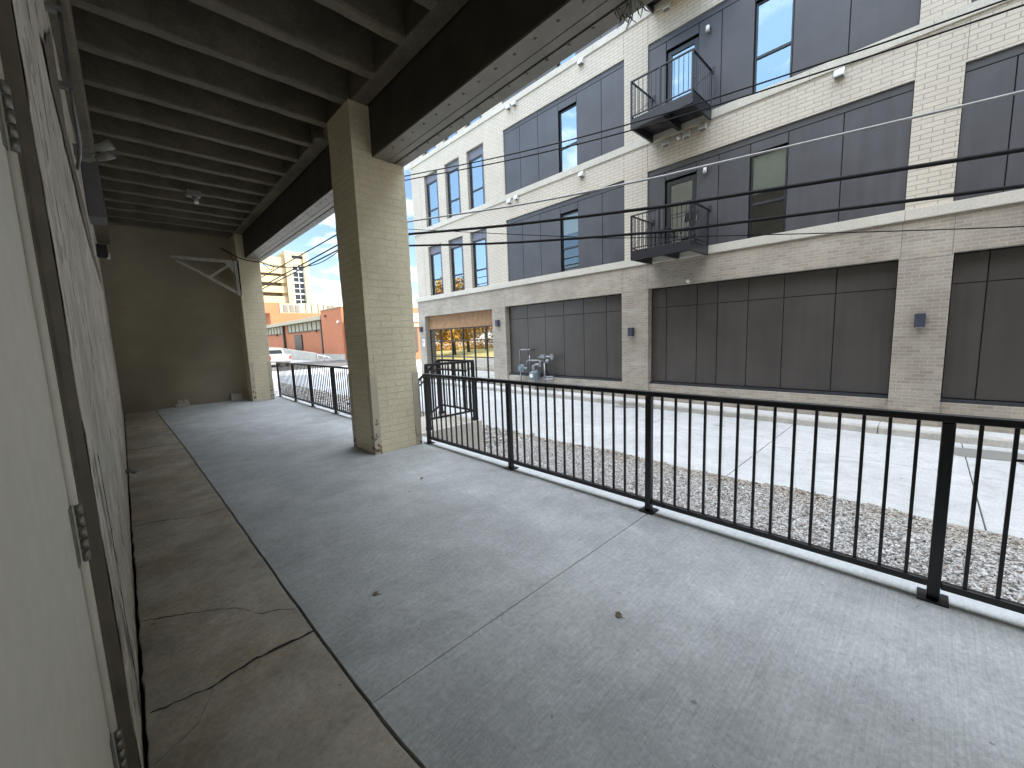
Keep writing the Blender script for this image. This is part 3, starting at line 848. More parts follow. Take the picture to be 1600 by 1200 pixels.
# ------------------------------------------------------------------ apartment building across the street
AB = thing('apartment_building', 'four storey pale brick apartment building with dark cladding panels and black balconies across the street', 'building', (11, 6, ZS))
FX0 = 11.0
def facade(openings, y0, y1, z0, z1, x, depth, name, mat):
    ysn = sorted({y0, y1, *[o[0] for o in openings], *[o[1] for o in openings]}); zsn = sorted({z0, z1, *[o[2] for o in openings], *[o[3] for o in openings]})
    ysn = [y for y in ysn if y0 <= y <= y1]; zsn = [z for z in zsn if z0 <= z <= z1]
    def hole(y, z): return any(a < y < b_ and c < z < d for a, b_, c, d in openings)
    g = MB(); ny, nz = len(ysn) - 1, len(zsn) - 1
    H = [[hole((ysn[i] + ysn[i + 1]) / 2, (zsn[k] + zsn[k + 1]) / 2) for k in range(nz)] for i in range(ny)]
    for i in range(ny):
        for k in range(nz):
            a, b_, c, d = ysn[i], ysn[i + 1], zsn[k], zsn[k + 1]
            if not H[i][k]: g.quad((x, b_, c), (x, a, c), (x, a, d), (x, b_, d))
            else:
                if i > 0 and not H[i - 1][k]: g.quad((x, a, c), (x + depth, a, c), (x + depth, a, d), (x, a, d))
                if i < ny - 1 and not H[i + 1][k]: g.quad((x, b_, c), (x, b_, d), (x + depth, b_, d), (x + depth, b_, c))
                if k > 0 and not H[i][k - 1]: g.quad((x, a, c), (x, b_, c), (x + depth, b_, c), (x + depth, a, c))
                if k < nz - 1 and not H[i][k + 1]: g.quad((x, a, d), (x + depth, a, d), (x + depth, b_, d), (x, b_, d))
    return g
sills = [3.62, 6.85, 10.08]; heads = [5.95, 9.2, 12.4]
bays = [('a', 6.42, 11.5), ('b', .43, 5.70), ('c', -5.4, -.19), ('b2', -11.0, -6.02)]
lw = [(15.93, 17.05), (14.28, 15.35), (12.66, 13.75)]
ops = [(a, b_, s, h) for s, h in zip(sills, heads) for a, b_ in lw + [(x[1], x[2]) for x in bays]]
g = facade(ops, -26, 18.2, 3.6, 14.0, FX0, .16, '', None)
# north return and roof
g.quad((11, 18.2, 3.6), (11, 18.2, 14.0), (26, 18.2, 14.0), (26, 18.2, 3.6)); g.quad((11, -26, 14.0), (26, -26, 14.0), (26, 18.2, 14.0), (11, 18.2, 14.0))
g.quad((11, -26, 3.6), (26, -26, 3.6), (26, -26, 14.0), (11, -26, 14.0)); g.quad((26, -26, -.7), (26, 18.2, -.7), (26, 18.2, 14.0), (26, -26, 14.0))
g.build('upper_wall', M['cream_brick'], AB, fix=False)
gops = [(12.55, 17.75, ZS - .2, 2.66), (6.52, 11.75, ZS - .2, 2.69), (.46, 5.66, ZS - .2, 2.73), (-5.4, -.26, ZS - .2, 2.73), (-11, -6.02, ZS - .2, 2.73)]
g = facade(gops, -26, 18.35, ZS - .2, 3.42, FX0, .34, '', None)
g.quad((11, 18.35, ZS - .2), (11, 18.35, 3.42), (26, 18.35, 3.42), (26, 18.35, ZS - .2)); g.quad((11, -26, -.7), (26, -26, -.7), (26, -26, 3.42), (11, -26, 3.42))
g.build('ground_wall', M['tan_brick'], AB, fix=False)
for z in (3.42, 6.65, 9.88, 14.002):
    y1 = 18.42 if z < 4 else 18.24; g = MB()
    yy = y1
    while yy > -14:
        nx_ = max(-14, yy - 1.8); g.box(10.945 if z < 4 else 10.965, 11.10, nx_ + .002, yy - .002, z, z + .2); yy = nx_
    g.build('sill_course', M['stone'], AB, bevel=.006)
# thin steel lintel under each brick band
for s, h in zip(sills[:3], heads):
    for a, b_ in lw + [(x[1], x[2]) for x in bays]: g = MB().box(10.992, 11.06, a + .003, b_ - .003, h - .014, h - .003); g.build('lintel', M['stone'], AB)
M['joint'] = plain('joint_sealant', (.20, .18, .15), .7)
def cj(*a): MB().box(*a).build('control_joint', M['joint'], AB)
for y in (17.77, 12.53, 11.77, 6.5, 5.68, .44, -.24): cj(10.997, 11.01, y - .005, y + .005, 2.70, 3.41)
for z0, z1 in ((3.63, 5.9), (6.86, 9.15)):
    cj(10.997, 11.01, 17.44, 17.452, z0, z1)
for y in (6.43, 5.7, .43, -.2):
    for z0, z1 in ((5.97, 6.64), (9.22, 9.87)): cj(10.998, 11.01, y - .004, y + .004, z0, z1)
for a, b_ in ((6.5, 5.68), (.44, -.24), (12.53, 11.77)): cj(10.997, 11.01, b_, a, 2.682, 2.69)
# dark interior behind the openings
g = MB(); g.box(12.6, 12.65, -25.9, 18.0, ZS, 13.9); g.build('interior_wall', M['room'], AB)
g = MB()
for z in (3.35, 6.6, 9.85): g.box(11.2, 12.6, -13.9, 18.0, z, z + .12)
g.build('interior_floor', M['room'], AB)

def panel(y0, y1, z0, z1, x, mat):
    g = MB().box(x, x + .02, y0 + .009, y1 - .009, z0 + .009, z1 - .009); return g.build('cladding_panel', mat, AB, bevel=.002)
def window(y0, y1, z0, z1, x, mull=None, blind=None, fr=.05, blindx=.12):
    g = MB(); d = .06
    g.box(x, x + d, y0, y0 + fr, z0, z1); g.box(x, x + d, y1 - fr, y1, z0, z1)
    g.box(x, x + d, y0 + fr, y1 - fr, z0, z0 + fr * .8); g.box(x, x + d, y0 + fr, y1 - fr, z1 - fr * .8, z1)
    if mull: g.box(x, x + d, y0 + fr, y1 - fr, mull - .03, mull + .03)
    w = g.build('window', M['frame'], AB, bevel=.003)
    g = MB().quad((x + .03, y1 - fr, z0 + .03), (x + .03, y0 + fr, z0 + .03), (x + .03, y0 + fr, z1 - .03), (x + .03, y1 - fr, z1 - .03))
    g.build('pane', M['clear_glass'] if blind else M['glass'], w, fix=False)
    if blind:
        g = MB().box(x + blindx, x + blindx + .004, y0 + .02, y1 - .02, blind, z1); g.build('blind', M['blind'], w)
    return w
def backing(y0, y1, z0, z1, x):
    return (x + .024, x + .03, y0, y1, z0, z1)
bk = MB()
for fi, (s, h) in enumerate(zip(sills, heads)):
    for wi, (a, b_) in enumerate(lw):
        # grey side panel and header panel, glass between
        g = MB().box(11.10, 11.13, a + .004, a + .19, s + .004, h - .02); g.box(11.10, 11.13, a + .192, b_ - .02, h - .36, h - .02); g.build('window_surround', M['jamb'], AB, bevel=.002)
        window(a + .19, b_ - .01, s + .005, h - .365, 11.115, s + .74, None, .07)
    for name, a, b_ in bays:
        X = 11.035
        if name == 'a': seams = [(11.5, 10.67, 'p'), (10.67, 9.78, 'p'), (9.78, 8.87, 'p'), (8.87, 8.13, 'w'), (8.13, 7.21, 'p'), (7.21, 6.42, 'p')]
        elif name in ('b', 'b2'):
            seams = [(5.70, 5.2, 'p'), (5.2, 4.37, 'd'), (4.37, 3.83, 'p'), (3.83, 3.13, 'p'), (3.13, 2.38, 'w'), (2.38, 1.43, 'p'), (1.43, .43, 'p')]
            if name == 'b2': seams = [(p - 11.72, q - 11.72, k) for p, q, k in seams]; seams[-1] = (seams[-1][0], a, 'p')
        else: seams = [(-.19, -.77, 'p'), (-.77, -1.7, 'p'), (-1.7, -2.6, 'p'), (-2.6, -3.35, 'w'), (-3.35, -4.3, 'p'), (-4.3, -5.4, 'p')]
        panel(a, b_, h - .17, h - .015, X, M['clad'])
        for p, q, k in seams:
            if k == 'p':
                panel(q, p, s, h - .17, X, M['clad']); bk.box(*backing(q, p, s, h, X))
            else:
                hd = .40 if k == 'w' else .40
                panel(q, p, h - hd, h - .17, X, M['clad']); bk.box(*backing(q, p, h - hd, h, X))
                if k == 'w':
                    bl = {(0, 'b'): s + 1.02, (0, 'a'): s + 1.25}.get((fi, name))
                    window(q + .015, p - .005, s + .005, h - hd - .03, 11.10, s + .78, bl, .035, .05)
                else:
                    g = MB(); y0, y1, z0, z1 = q + .02, p - .01, s + .01, h - hd - .03
                    f = .11; x = 11.10
                    g.box(x, x + .05, y0, y0 + f, z0, z1); g.box(x, x + .05, y1 - f, y1, z0, z1); g.box(x, x + .05, y0 + f, y1 - f, z1 - f, z1); g.box(x, x + .05, y0 + f, y1 - f, z0, z0 + .2)
                    d = g.build('door', M['frame'], AB, bevel=.004)
                    g = MB().quad((x + .03, y1 - f, z0 + .2), (x + .03, y0 + f, z0 + .2), (x + .03, y0 + f, z1 - f), (x + .03, y1 - f, z1 - f)); g.build('pane', M['glass'], d, fix=False)
                    g = MB().tube([(x - .03, y0 + .06, z0 + 1.0), (x - .03, y0 + .17, z0 + 1.0)], .012); g.build('handle', M['galv'], d)
# ground floor cladding bays
XG = 11.20
gb = [((11.75, 6.52), [11.70, 10.70, 9.81, 8.94, 8.08, 7.19, 6.53], 2.69), ((5.66, .46), [5.64, 5.2, 4.35, 3.83, 3.12, 2.37, 1.42, .47], 2.73), ((-.26, -5.4), [-.27, -.7, -1.6, -2.4, -3.3, -4.4, -5.39], 2.73), ((-6.02, -11), [-6.03, -7, -8, -9, -10, -10.99], 2.73)]
for (a, b_), sm, h in gb:
    for p, q in zip(sm[:-1], sm[1:]):
        panel(q, p, .02, 2.17, XG, M['clad_low']); panel(q, p, 2.17, h - .02, XG, M['clad_low'])
    bk.box(XG + .024, XG + .03, b_, a, 0, h)
    g = MB().box(11.10, 11.33, b_ + .003, a - .003, -.05, .012); g.build('base_ledge', M['frame'], AB, bevel=.003)
    g = MB().box(11.06, 11.33, b_ + .002, a - .002, ZS - .1, -.052); g.build('base_wall', M['tan_brick'], AB)
bk.build('cladding_backing', M['dark'], AB)
# storefront with fluted timber band
g = MB()
ym = [17.74, 16.82, 15.88, 14.98, 14.13, 13.28, 12.56]; zm = [ZS + .02, .62, 1.40, 1.97]
xs = 11.26
for y in ym: g.box(xs, xs + .07, y - .03, y + .03, ZS, 2.0)
for z in zm:
    for p, q in zip(ym[:-1], ym[1:]): g.box(xs + .002, xs + .068, q + .03, p - .03, z - .025, z + .025)
w = g.build('storefront_window', M['frame'], AB, bevel=.003)
for p, q in zip(ym[:-1], ym[1:]):
    for z0, z1 in zip(zm[:-1], zm[1:]):
        g = MB().quad((xs + .03, p - .03, z0), (xs + .03, q + .03, z0), (xs + .03, q + .03, z1), (xs + .03, p - .03, z1)); g.build('pane', M['shop_glass'], w, fix=False)
g = MB().box(11.27, 11.33, 12.56, 17.74, 2.0, 2.655)
y = 12.58
while y < 17.7: g.box(11.235, 11.27, y, y + .055, 2.01, 2.65); y += .088
g.build('timber_band', M['wood'], AB)
# balconies
def balcony(dz):
    y0, y1, x0, zt, zb = 4.0, 5.56, 9.82, 6.86 + dz, 6.62 + dz
    g = MB()
    g.box(x0, x0 + .05, y0, y1, zb, zt); g.box(x0 + .051, 10.96, y0, y0 + .05, zb, zt); g.box(x0 + .051, 10.96, y1 - .05, y1, zb, zt)
    g.box(x0 + .051, 11.0, y0 + .051, y1 - .051, zt - .05, zt - .012); g.box(x0 + .051, 10.95, 4.74, 4.82, zb + .03, zt - .051)
    b_ = g.build('balcony', M['balcony'], AB, bevel=.004)
    rz = 7.76 + dz
    g = MB(); e = .02
    g.box(x0, x0 + .04, y0, y1, rz - .03, rz); g.box(x0 + .041, 10.95, y0, y0 + .04, rz - .03, rz); g.box(x0 + .041, 10.95, y1 - .04, y1, rz - .03, rz)
    g.box(x0 + .005, x0 + .035, y0, y1, zt + .05, zt + .075); g.box(x0 + .041, 10.95, y0 + .005, y0 + .035, zt + .05, zt + .075); g.box(x0 + .041, 10.95, y1 - .035, y1 - .005, zt + .05, zt + .075)
    for (px, py) in ((x0 + .02, y0 + .02), (x0 + .02, y1 - .02), (x0 + .02, 4.78), (10.93, y0 + .02), (10.93, y1 - .02)): g.box(px - .02, px + .02, py - .02, py + .02, zt, rz - .031)
    for py in (y0 + .02, y1 - .02): g.tube([(10.93, py, rz - .08), (11.03, py, rz + .02)], .012, 6); g.box(11.02, 11.034, py - .04, py + .04, rz - .06, rz + .1); g.tube([(x0 + .02, py, zt + .06), (10.93, py, rz - .05)], .006, 5)
    g.build('railing', M['balcony'], b_, bevel=.002)
    q0 = None
    pos = [(x0 + .02, y0 + (y1 - y0) * k / 14) for k in range(1, 14) if k != 7] + [(x0 + 1.11 * k / 10, yy) for yy in (y0 + .02, y1 - .02) for k in range(1, 10)]
    for px, py in pos:
        if q0 is None:
            g = MB().box(-.006, .006, -.006, .006, zt + .06, rz - .03); q0 = g.build('baluster', M['balcony'], b_, off=(11 - px, 6 - py, ZS)); q0.location = (0, 0, 0)
            q0.location = (0, 0, 0); bx, by = px, py
            q0.data.transform(Matrix.Translation((-(q0.data.vertices[0].co.x) - .006, -(q0.data.vertices[0].co.y) - .006, 0)))
            q0.location = (px - 11, py - 6, 0)
        else: copy_part(q0, b_, (px - 11, py - 6, 0))
balcony(0); balcony(-3.24); balcony(3.23)

t = thing('side_table', 'small dark side table standing on the lower balcony', 'table', (10.4, 4.9, 3.62))
g = MB().box(10.2, 10.6, 4.7, 5.1, 4.07, 4.10); g.build('table_top', M['black'], t, bevel=.004)
for lx in (10.23, 10.57):
    for ly in (4.73, 5.07): MB().box(lx - .015, lx + .015, ly - .015, ly + .015, 3.612, 4.069).build('leg', M['black'], t)
t = thing('folding_chair', 'dark folding chair standing on the lower balcony by the door', 'chair', (10.5, 4.35, 3.62))
g = MB().box(10.32, 10.68, 4.16, 4.5, 4.02, 4.05); g.build('seat', M['black'], t, bevel=.004)
g = MB().box(10.66, 10.69, 4.16, 4.5, 4.25, 4.48); g.build('backrest', M['black'], t, bevel=.004)
for ly in (4.17, 4.49):
    MB().bar((10.33, ly, 3.615), (10.68, ly, 4.47), .02, .02).build('leg', M['black'], t); MB().bar((10.66, ly, 3.615), (10.34, ly, 4.03), .02, .02).build('leg', M['black'], t)
# fittings on the facade
for y, z, lab in ((18.05, 2.02, 'dark box wall lamp on the corner pier beside the storefront'), (12.15, 2.05, 'dark box wall lamp on the brick pier between storefront and gas meter'), (6.17, 1.5, 'dark box wall lamp on the pier below the lower balcony'), (.10, 1.52, 'dark box wall lamp on the pier nearest the right edge')):
    t = thing('wall_lamp', lab, 'lamp', (11, y, z), 'box lamps on the brick piers')
    g = MB().box(10.86, 10.985, y - .075, y + .075, z - .13, z + .13); g.build('housing', M['lamp'], t, bevel=.006)
    g = MB().box(10.985, 11.0, y - .05, y + .05, z - .08, z + .08); g.build('back_plate', M['lamp'], t)
    g = MB().box(10.88, 10.965, y - .05, y + .05, z - .137, z - .1295); g.build('lens', M['bulb'], t)
vents = [(11.10, 9.82, 'left vent hood of the upper pair beside the beam'), (10.80, 9.82, 'right vent hood of the upper pair beside the beam'), (7.87, 9.79, 'single vent hood on the top brick band left of the upper balcony'),
         (11.24, 6.57, 'left vent hood of the lower pair above the second floor panels'), (10.86, 6.60, 'right vent hood of the lower pair above the second floor panels'), (7.91, 6.53, 'single vent hood on the lower brick band left of the upper balcony'),
         (5.15, 6.50, 'leftmost vent hood beneath the upper balcony'), (4.6, 6.50, 'middle vent hood beneath the upper balcony'), (4.2, 6.54, 'rightmost vent hood beneath the upper balcony'), (5.16, 9.80, 'vent hood on the brick band at the top edge of the view'), (1.54, 6.54, 'white vent hood alone on the brick band at right')]
for y, z, lab in vents:
    t = thing('vent_hood', lab, 'vent', (11, y, z), 'vent hoods on the brick bands')
    g = MB().prism_y([(11.0, z + .09), (10.92, z + .075), (10.87, z - .04), (10.87, z - .075), (11.0, z - .075)], y - .085, y + .085); g.build('hood', M['white_metal'], t, bevel=.005)
    g = MB().box(10.885, 10.99, y - .07, y + .07, z - .082, z - .0752); g.build('grille', M['louver'], t)
t = thing('bulkhead_lamp', 'small round lamp on the brick beneath the upper balcony', 'lamp', (11, 4.8, 6.5))
g = MB().sphere((10.94, 4.8, 6.5), .06); g.build('globe', M['bulb'], t); g = MB().tube([(11, 4.8, 6.5), (10.95, 4.8, 6.5)], .05, 12); g.build('base', M['louver'], t)
g = MB().tube([(11, 4.51, 2.79), (10.93, 4.51, 2.79)], .05, 14, r2=.045); tag(g.build('round_vent', M['sign_white'], off=(11, 4.51, 2.79)), 'small white round vent on the ground floor brick band', 'vent')
for z, lab in ((8.74, 'clear jar lamp beside the upper balcony door'), (5.49, 'clear jar lamp beside the lower balcony door')):
    t = thing('jar_lamp', lab, 'lamp', (11.03, 4.13, z), 'lamps beside the balcony doors')
    g = MB().tube([(11.033, 4.13, z + .04), (10.95, 4.13, z + .05)], .04, 10); g.build('base', M['galv'], t)
    g = MB().tube([(10.95, 4.13, z + .05), (10.95, 4.13, z - .07)], .045, 12); g.build('globe', M['bulb'], t)
# small parking sign on the corner pier
t = thing('small_sign', 'small white sign with a red border on the corner pier', 'sign', (11, 17.98, 1.3))
g = MB().box(10.985, 10.998, 17.86, 18.06, 1.15, 1.52); g.build('plate', M['sign_white'], t)
g = MB()
for a in range(24):
    q, q2 = 2 * PI * a / 24, 2 * PI * (a + 1) / 24
    f = lambda qq, r: (10.983, 17.96 + r * math.cos(qq), 1.38 + r * math.sin(qq))
    g.quad(f(q, .06), f(q2, .06), f(q2, .08), f(q, .08))
g.build('ring', M['sign_red'], t, fix=False)
cu = bpy.data.curves.new('letter', 'FONT'); cu.body = 'P'; cu.size = .12; cu.extrude = .001; cu.align_x = 'CENTER'
tmp = bpy.data.objects.new('tmp', cu); COL.objects.link(tmp)
dg = bpy.context.evaluated_depsgraph_get(); me = bpy.data.meshes.new_from_object(tmp.evaluated_get(dg)); bpy.data.objects.remove(tmp)
me.materials.clear(); me.materials.append(M['dark']); lt = bpy.data.objects.new('letter', me); COL.objects.link(lt); lt.parent = t
lt.rotation_euler = (PI / 2, 0, -PI / 2); lt.location = (10.981 - 11, 17.96 - 17.98, 1.34 - 1.3)

# gas meter set
t = thing('gas_meter', 'grey gas meter with round regulator and pipes standing in front of the ground floor panels', 'gas meter', (10.85, 10.2, ZS))
GX = 10.88
g = MB(); g.box(GX - .14, GX + .12, 9.92, 10.28, -.16, .16); g.tube([(GX - .12, 10.1, .02), (GX - .2, 10.1, .02)], .16, 20); g.sphere((GX, 10.1, .16), .17, .8, 1, .35)
g.build('meter_body', M['meter'], t, bevel=.03)
g = MB().tube([(GX - .21, 10.1, .02), (GX - .225, 10.1, .02)], .075, 18); g.build('dial', M['sign_white'], t)
g = MB().tube([(GX + .05, 10.78, .26), (GX - .07, 10.78, .26)], .155, 22); g.tube([(GX - .07, 10.78, .26), (GX - .12, 10.78, .26)], .07, 14); g.tube([(GX, 10.78, .26), (GX, 10.5, .26)], .05, 10); g.build('regulator', M['meter'], t, bevel=.01)
g = MB()
g.tube([(GX, 10.86, .38), (GX, 10.86, .93), (GX, 10.82, .97), (GX, 10.45, .97)], .032, 10)
g.tube([(GX, 10.45, .97), (GX + .3, 10.43, .97)], .03, 8)
g.tube([(GX, 10.5, .38), (GX, 10.5, .53), (GX, 10.46, .57), (GX, 9.62, .57)], .035, 10)
g.tube([(GX, 10.36, .2), (GX, 10.36, .76)], .022, 8); g.tube([(GX, 10.2, .16), (GX, 10.2, .36), (GX, 10.02, .42), (GX, 9.84, .40)], .055, 10)
g.tube([(GX, 9.62, .5), (GX, 9.62, -.5)], .035, 10); g.tube([(GX, 9.9, .70), (GX, 9.15, .72)], .045, 10)
g.tube([(GX, 9.9, -.12), (GX, 9.2, -.10)], .04, 8); g.tube([(GX, 9.7, -.02), (GX, 9.2, 0)], .03, 8); g.tube([(GX, 10.1, -.16), (GX, 10.1, -.53)], .03, 8)
g.tube([(GX, 10.86, .1), (GX, 10.86, -.53)], .03, 8); g.build('pipework', M['galv'], t)
g = MB(); g.sphere((GX, 9.48, .56), .1, .7, 1, .8); g.box(GX - .07, GX + .07, 9.55, 9.75, .66, .80); g.tube([(GX, 9.82, .35), (GX, 9.82, .55)], .07, 10); g.box(GX - .05, GX + .05, 9.18, 9.30, .62, .82); g.tube([(GX - .04, 10.12, .22), (GX - .04, 10.12, .38)], .075, 12); g.build('valve', M['galv'], t, bevel=.01)

# ------------------------------------------------------------------ pole and overhead cables
t = thing('utility_pole', 'weathered wooden utility pole beyond the brick column', 'pole', (5.75, 11.56, -.66))
g = MB().tube([(5.75, 11.56, -.7), (5.75, 11.56, 6.5)], .13, 14, r2=.10); g.build('shaft', M['pole'], t)
for z in (5.3, 4.9, 4.6):
    g = MB().tube([(5.75, 11.56, z), (5.92, 11.6, z)], .035, 8); g.build('insulator', M['cable_grey'], t)
K = .287
def smooth(pts, n=10):
    pts = [Vector(p) for p in pts]; out = []
    for i in range(len(pts) - 1):
        p0, p1, p2, p3 = pts[max(i - 1, 0)], pts[i], pts[i + 1], pts[min(i + 2, len(pts) - 1)]
        for k in range(n):
            u = k / n
            out.append(.5 * ((2 * p1) + (p2 - p0) * u + (2 * p0 - 5 * p1 + 4 * p2 - p3) * u * u + (3 * p1 - p0 - 3 * p2 + p3) * u ** 3))
    out.append(pts[-1]); return out
def onplan(y): return 5.75 + (11.56 - y) * K if y > -3 else 9.93
def wire(name, pts, r, mat, label):
    g = MB().tube(smooth(pts), r, 6)
    p = pts[len(pts) // 2]
    tag(g.build(name, mat, off=p), label, 'cable', 'overhead cables')
def pw(yz, zp, zend): return [(5.80, 11.56, zp)] + [(onplan(y), y, z) for y, z in yz] + [(9.75, -2.5, zend[0]), (9.95, -9, zend[1])]
wire('overhead_cable', pw([(10.2, 6.04), (7, 5.78), (4.1, 5.68), (1.2, 5.75), (-.5, 5.85)], 6.18, (6.0, 6.7)), .013, M['cable'], 'upper of the two thin black wires, highest over the street')
wire('overhead_cable', pw([(10.2, 5.93), (7, 5.66), (4.1, 5.55), (1.2, 5.62), (-.6, 5.71)], 6.05, (5.84, 6.5)), .013, M['cable'], 'lower of the two thin black wires, just under the highest')
wire('overhead_cable', pw([(10.2, 4.82), (6.78, 4.60), (4.1, 4.54), (3.1, 4.55), (-.73, 4.60)], 4.88, (4.68, 5.0)), .021, M['cable_grey'], 'pale grey cable crossing the middle of the facade')
wire('overhead_cable', pw([(10.47, 4.50), (7.31, 4.20), (4.1, 3.98), (3.1, 3.94), (-.79, 3.83)], 4.62, (3.82, 4.0)), .034, M['cable'], 'upper of the two thick black cables at balcony height')
wire('overhead_cable', pw([(10.5, 4.19), (7.33, 3.79), (4.1, 3.50), (3.1, 3.45), (-.83, 3.34)], 4.34, (3.34, 3.5)), .029, M['cable'], 'lower of the two thick black cables at balcony height')
wire('overhead_cable', pw([(10.34, 4.62), (6.01, 3.74), (4.17, 3.42), (-.87, 2.78)], 4.9, (2.7, 2.8)), .009, M['cable'], 'thinnest black wire slanting across the lower balcony')
def fw(z0, z1, sag): return [(5.75, 11.56 + 33 * k / 8, z0 + (z1 - z0) * k / 8 - sag * 4 * (k / 8) * (1 - k / 8)) for k in range(9)]
wire('overhead_cable', fw(5.32, 5.32, .05), .022, M['cable'], 'upper black cable in the gap between the columns')
wire('overhead_cable', fw(5.0, 4.55, .02), .025, M['cable'], 'middle black cable in the gap between the columns')
wire('overhead_cable', fw(4.82, 4.45, .02), .025, M['cable'], 'lowest black cable in the gap between the columns')
g = MB().tube(smooth([(1.95, 12.5, 3.98), (2.3, 12.55, 3.80), (2.55, 12.57, 3.74), (2.86, 12.6, 3.73), (3.4, 12.9, 3.70), (4.6, 13.0, 4.0), (5.75, 11.7, 5.1)]), .014, 6)
g.tube(smooth([(2.86, 12.6, 3.73), (2.95, 12.58, 3.62), (3.04, 12.6, 3.55), (3.12, 12.62, 3.62), (3.05, 12.6, 3.7)]), .01, 6)
tag(g.build('service_cable', M['cable'], off=(2.86, 12.6, 3.73)), 'black service cable looped at the top of the far brick column', 'cable')

# ------------------------------------------------------------------ far scene
RB = thing('red_brick_building', 'low red brick building with strip windows under a cream fascia beyond the street', 'building', (20, 70, -.7))
g = MB().box(20, 33, 51.9, 59.4, -.75, 6.02); g.box(20.6, 33, 59.402, 95, -.75, 4.9); g.build('wall', M['red_brick'], RB)
g = MB().box(22, 42, 95, 112, -.75, 8.2); g.box(20.5, 24, 96, 104, 8.2, 10.4); g.build('rear_wall', M['red_brick'], RB)
g = MB().box(19.9, 20.6, 59.5, 95, 4.86, 5.42); g.build('fascia', M['pale'], RB)
g = MB().box(19.93, 33.1, 51.85, 59.46, 6.02, 6.12); g.build('coping', M['pale'], RB)
for a, b_ in ((61.0, 78.3), (80.8, 94)):
    g = MB(); y = a
    g.box(20.45, 20.6, a, b_, 3.45, 3.58); g.box(20.45, 20.6, a, b_, 4.76, 4.86)
    while y < b_: g.box(20.48, 20.6, y, y + .16, 3.58, 4.76); y += 2.1
    w = g.build('window', M['downspout'], RB)
    g = MB().quad((20.56, b_, 3.58), (20.56, a, 3.58), (20.56, a, 4.76), (20.56, b_, 4.76)); g.build('pane', M['pale'], w, fix=False)
g = MB().box(20.4, 20.62, 70.5, 74.3, .6, 3.05); g.build('door', M['downspout'], RB)
for y in (60.6, 80.2): g = MB().box(20.2, 20.58, y - .2, y + .2, -.6, 5.1); g.build('downspout', M['downspout'], RB)
g = MB().box(19.9, 20.02, 51.7, 70, -.75, .0); g.build('plinth', M['ramp'], RB)
for y, z in ((85.2, 3.3), (63.4, 3.4), (57.5, 5.2), (53, 4.2)): g = MB().box(19.8 if y < 60 else 20.3, 20.0 if y < 60 else 20.6, y - .2, y + .2, z - .15, z + .15); g.build('lamp', M['sign_white'] if y < 54 else M['downspout'], RB)
g = MB().prism_x([(54.9, -.7), (71, -.7), (84, -.7), (84, 1.3), (71, .96), (54.9, .24)], 17.4, 17.7); tag(g.build('retaining_wall', M['ramp'], off=(17.5, 62, -.7)), 'sloping grey concrete ramp wall in front of the red brick building', 'wall')
t = thing('ramp_rail', 'white pipe rail at the foot of the concrete ramp wall', 'handrail', (17.1, 51, -.66))
g = MB().tube([(17.1, 53.3, .12), (17.1, 48.95, -.2), (17.1, 48.95, -.66)], .05, 6); g.build('rail', M['sign_white'], t)
g = MB().tube([(17.1, 51, -.04), (17.1, 51, -.66)], .05, 6); g.tube([(17.1, 53.2, .1), (17.1, 53.2, -.66)], .05, 6); g.build('post', M['sign_white'], t)
t = thing('rooftop_unit', 'long pale ventilation unit on the red brick roof', 'rooftop unit', (28, 97, 8.2))
g = MB().box(24.1, 28.2, 96, 99, 8.21, 10.3); g.box(28.25, 36, 96.3, 99, 8.21, 10.45); g.build('case', M['pale'], t, bevel=.05)
for a in (24.9, 26.1, 27.2): MB().box(a, a + .8, 95.9, 96, 8.5, 10.0).build('louver', M['louver'], t)
for a in (29.4, 30.6, 32, 33.2): MB().box(a, a + .1, 96.2, 96.3, 8.3, 10.4).build('seam', M['louver'], t)
for a in (34.1, 35): MB().box(a, a + .6, 96.2, 96.3, 9.5, 10.1).build('louver', M['louver'], t)
GA = thing('parking_garage', 'tall cream parking garage with open decks and a glazed stair tower', 'building', (32, 124, -.7))
zs = [(22.34, 24.5), (19.95, 22.35), (17.45, 19.9), (14.86, 17.4), (12.2, 14.35), (9.5, 11.8), (6.8, 9.1), (4.2, 6.5)]
g = MB()
for k, (a, b_) in enumerate([(22.4, 24.5), (20.3, 21.95), (17.9, 19.6), (15.3, 17.0), (12.6, 14.35), (10, 11.7), (7.4, 9.1), (4.8, 6.5), (2, 3.8)]): g.box(8, 32.45, 120, 120.4, a, b_)
g.build('parapet', M['garage'], GA)
g = MB().box(8, 32.4, 121.5, 140, -.7, 22.2); g.build('deck', M['garage_in'], GA)
g = MB().box(32.5, 34.1, 119.4, 128, -.7, 26.35); g.box(36.95, 38.3, 119.4, 128, -.7, 26.4); g.box(34.1, 36.95, 119.6, 128, 25.3, 26.2); g.box(34.1, 36.95, 119.7, 128, 22.9, 24.5); g.box(31.4, 32.5, 120.5, 128, -.7, 25.4); g.box(34.101, 36.949, 126, 127.9, -.7, 26)
g.build('stair_tower', M['garage'], GA)
g = MB()
for z in range(0, 24, 3): g.box(34.12, 36.93, 119.8, 120, z - .05, z + .35); g.box(34.12, 36.93, 119.82, 119.98, z + 1.5, z + 1.65)
for x in (34.12, 35.5, 36.8): g.box(x, x + .12, 119.78, 119.99, -.7, 22.9)
w = g.build('tower_window', M['white_metal'], GA)
g = MB().quad((34.1, 120, -.7), (36.95, 120, -.7), (36.95, 120, 25.3), (34.1, 120, 25.3)); g.build('pane', M['auto_glass'], w, fix=False)
g = MB().box(36, 44, 130, 140, -.7, 15.2); tag(g.build('pale_tower', M['pale'], off=(40, 135, -.7)), 'distant pale block just showing above the red brick roof', 'building')
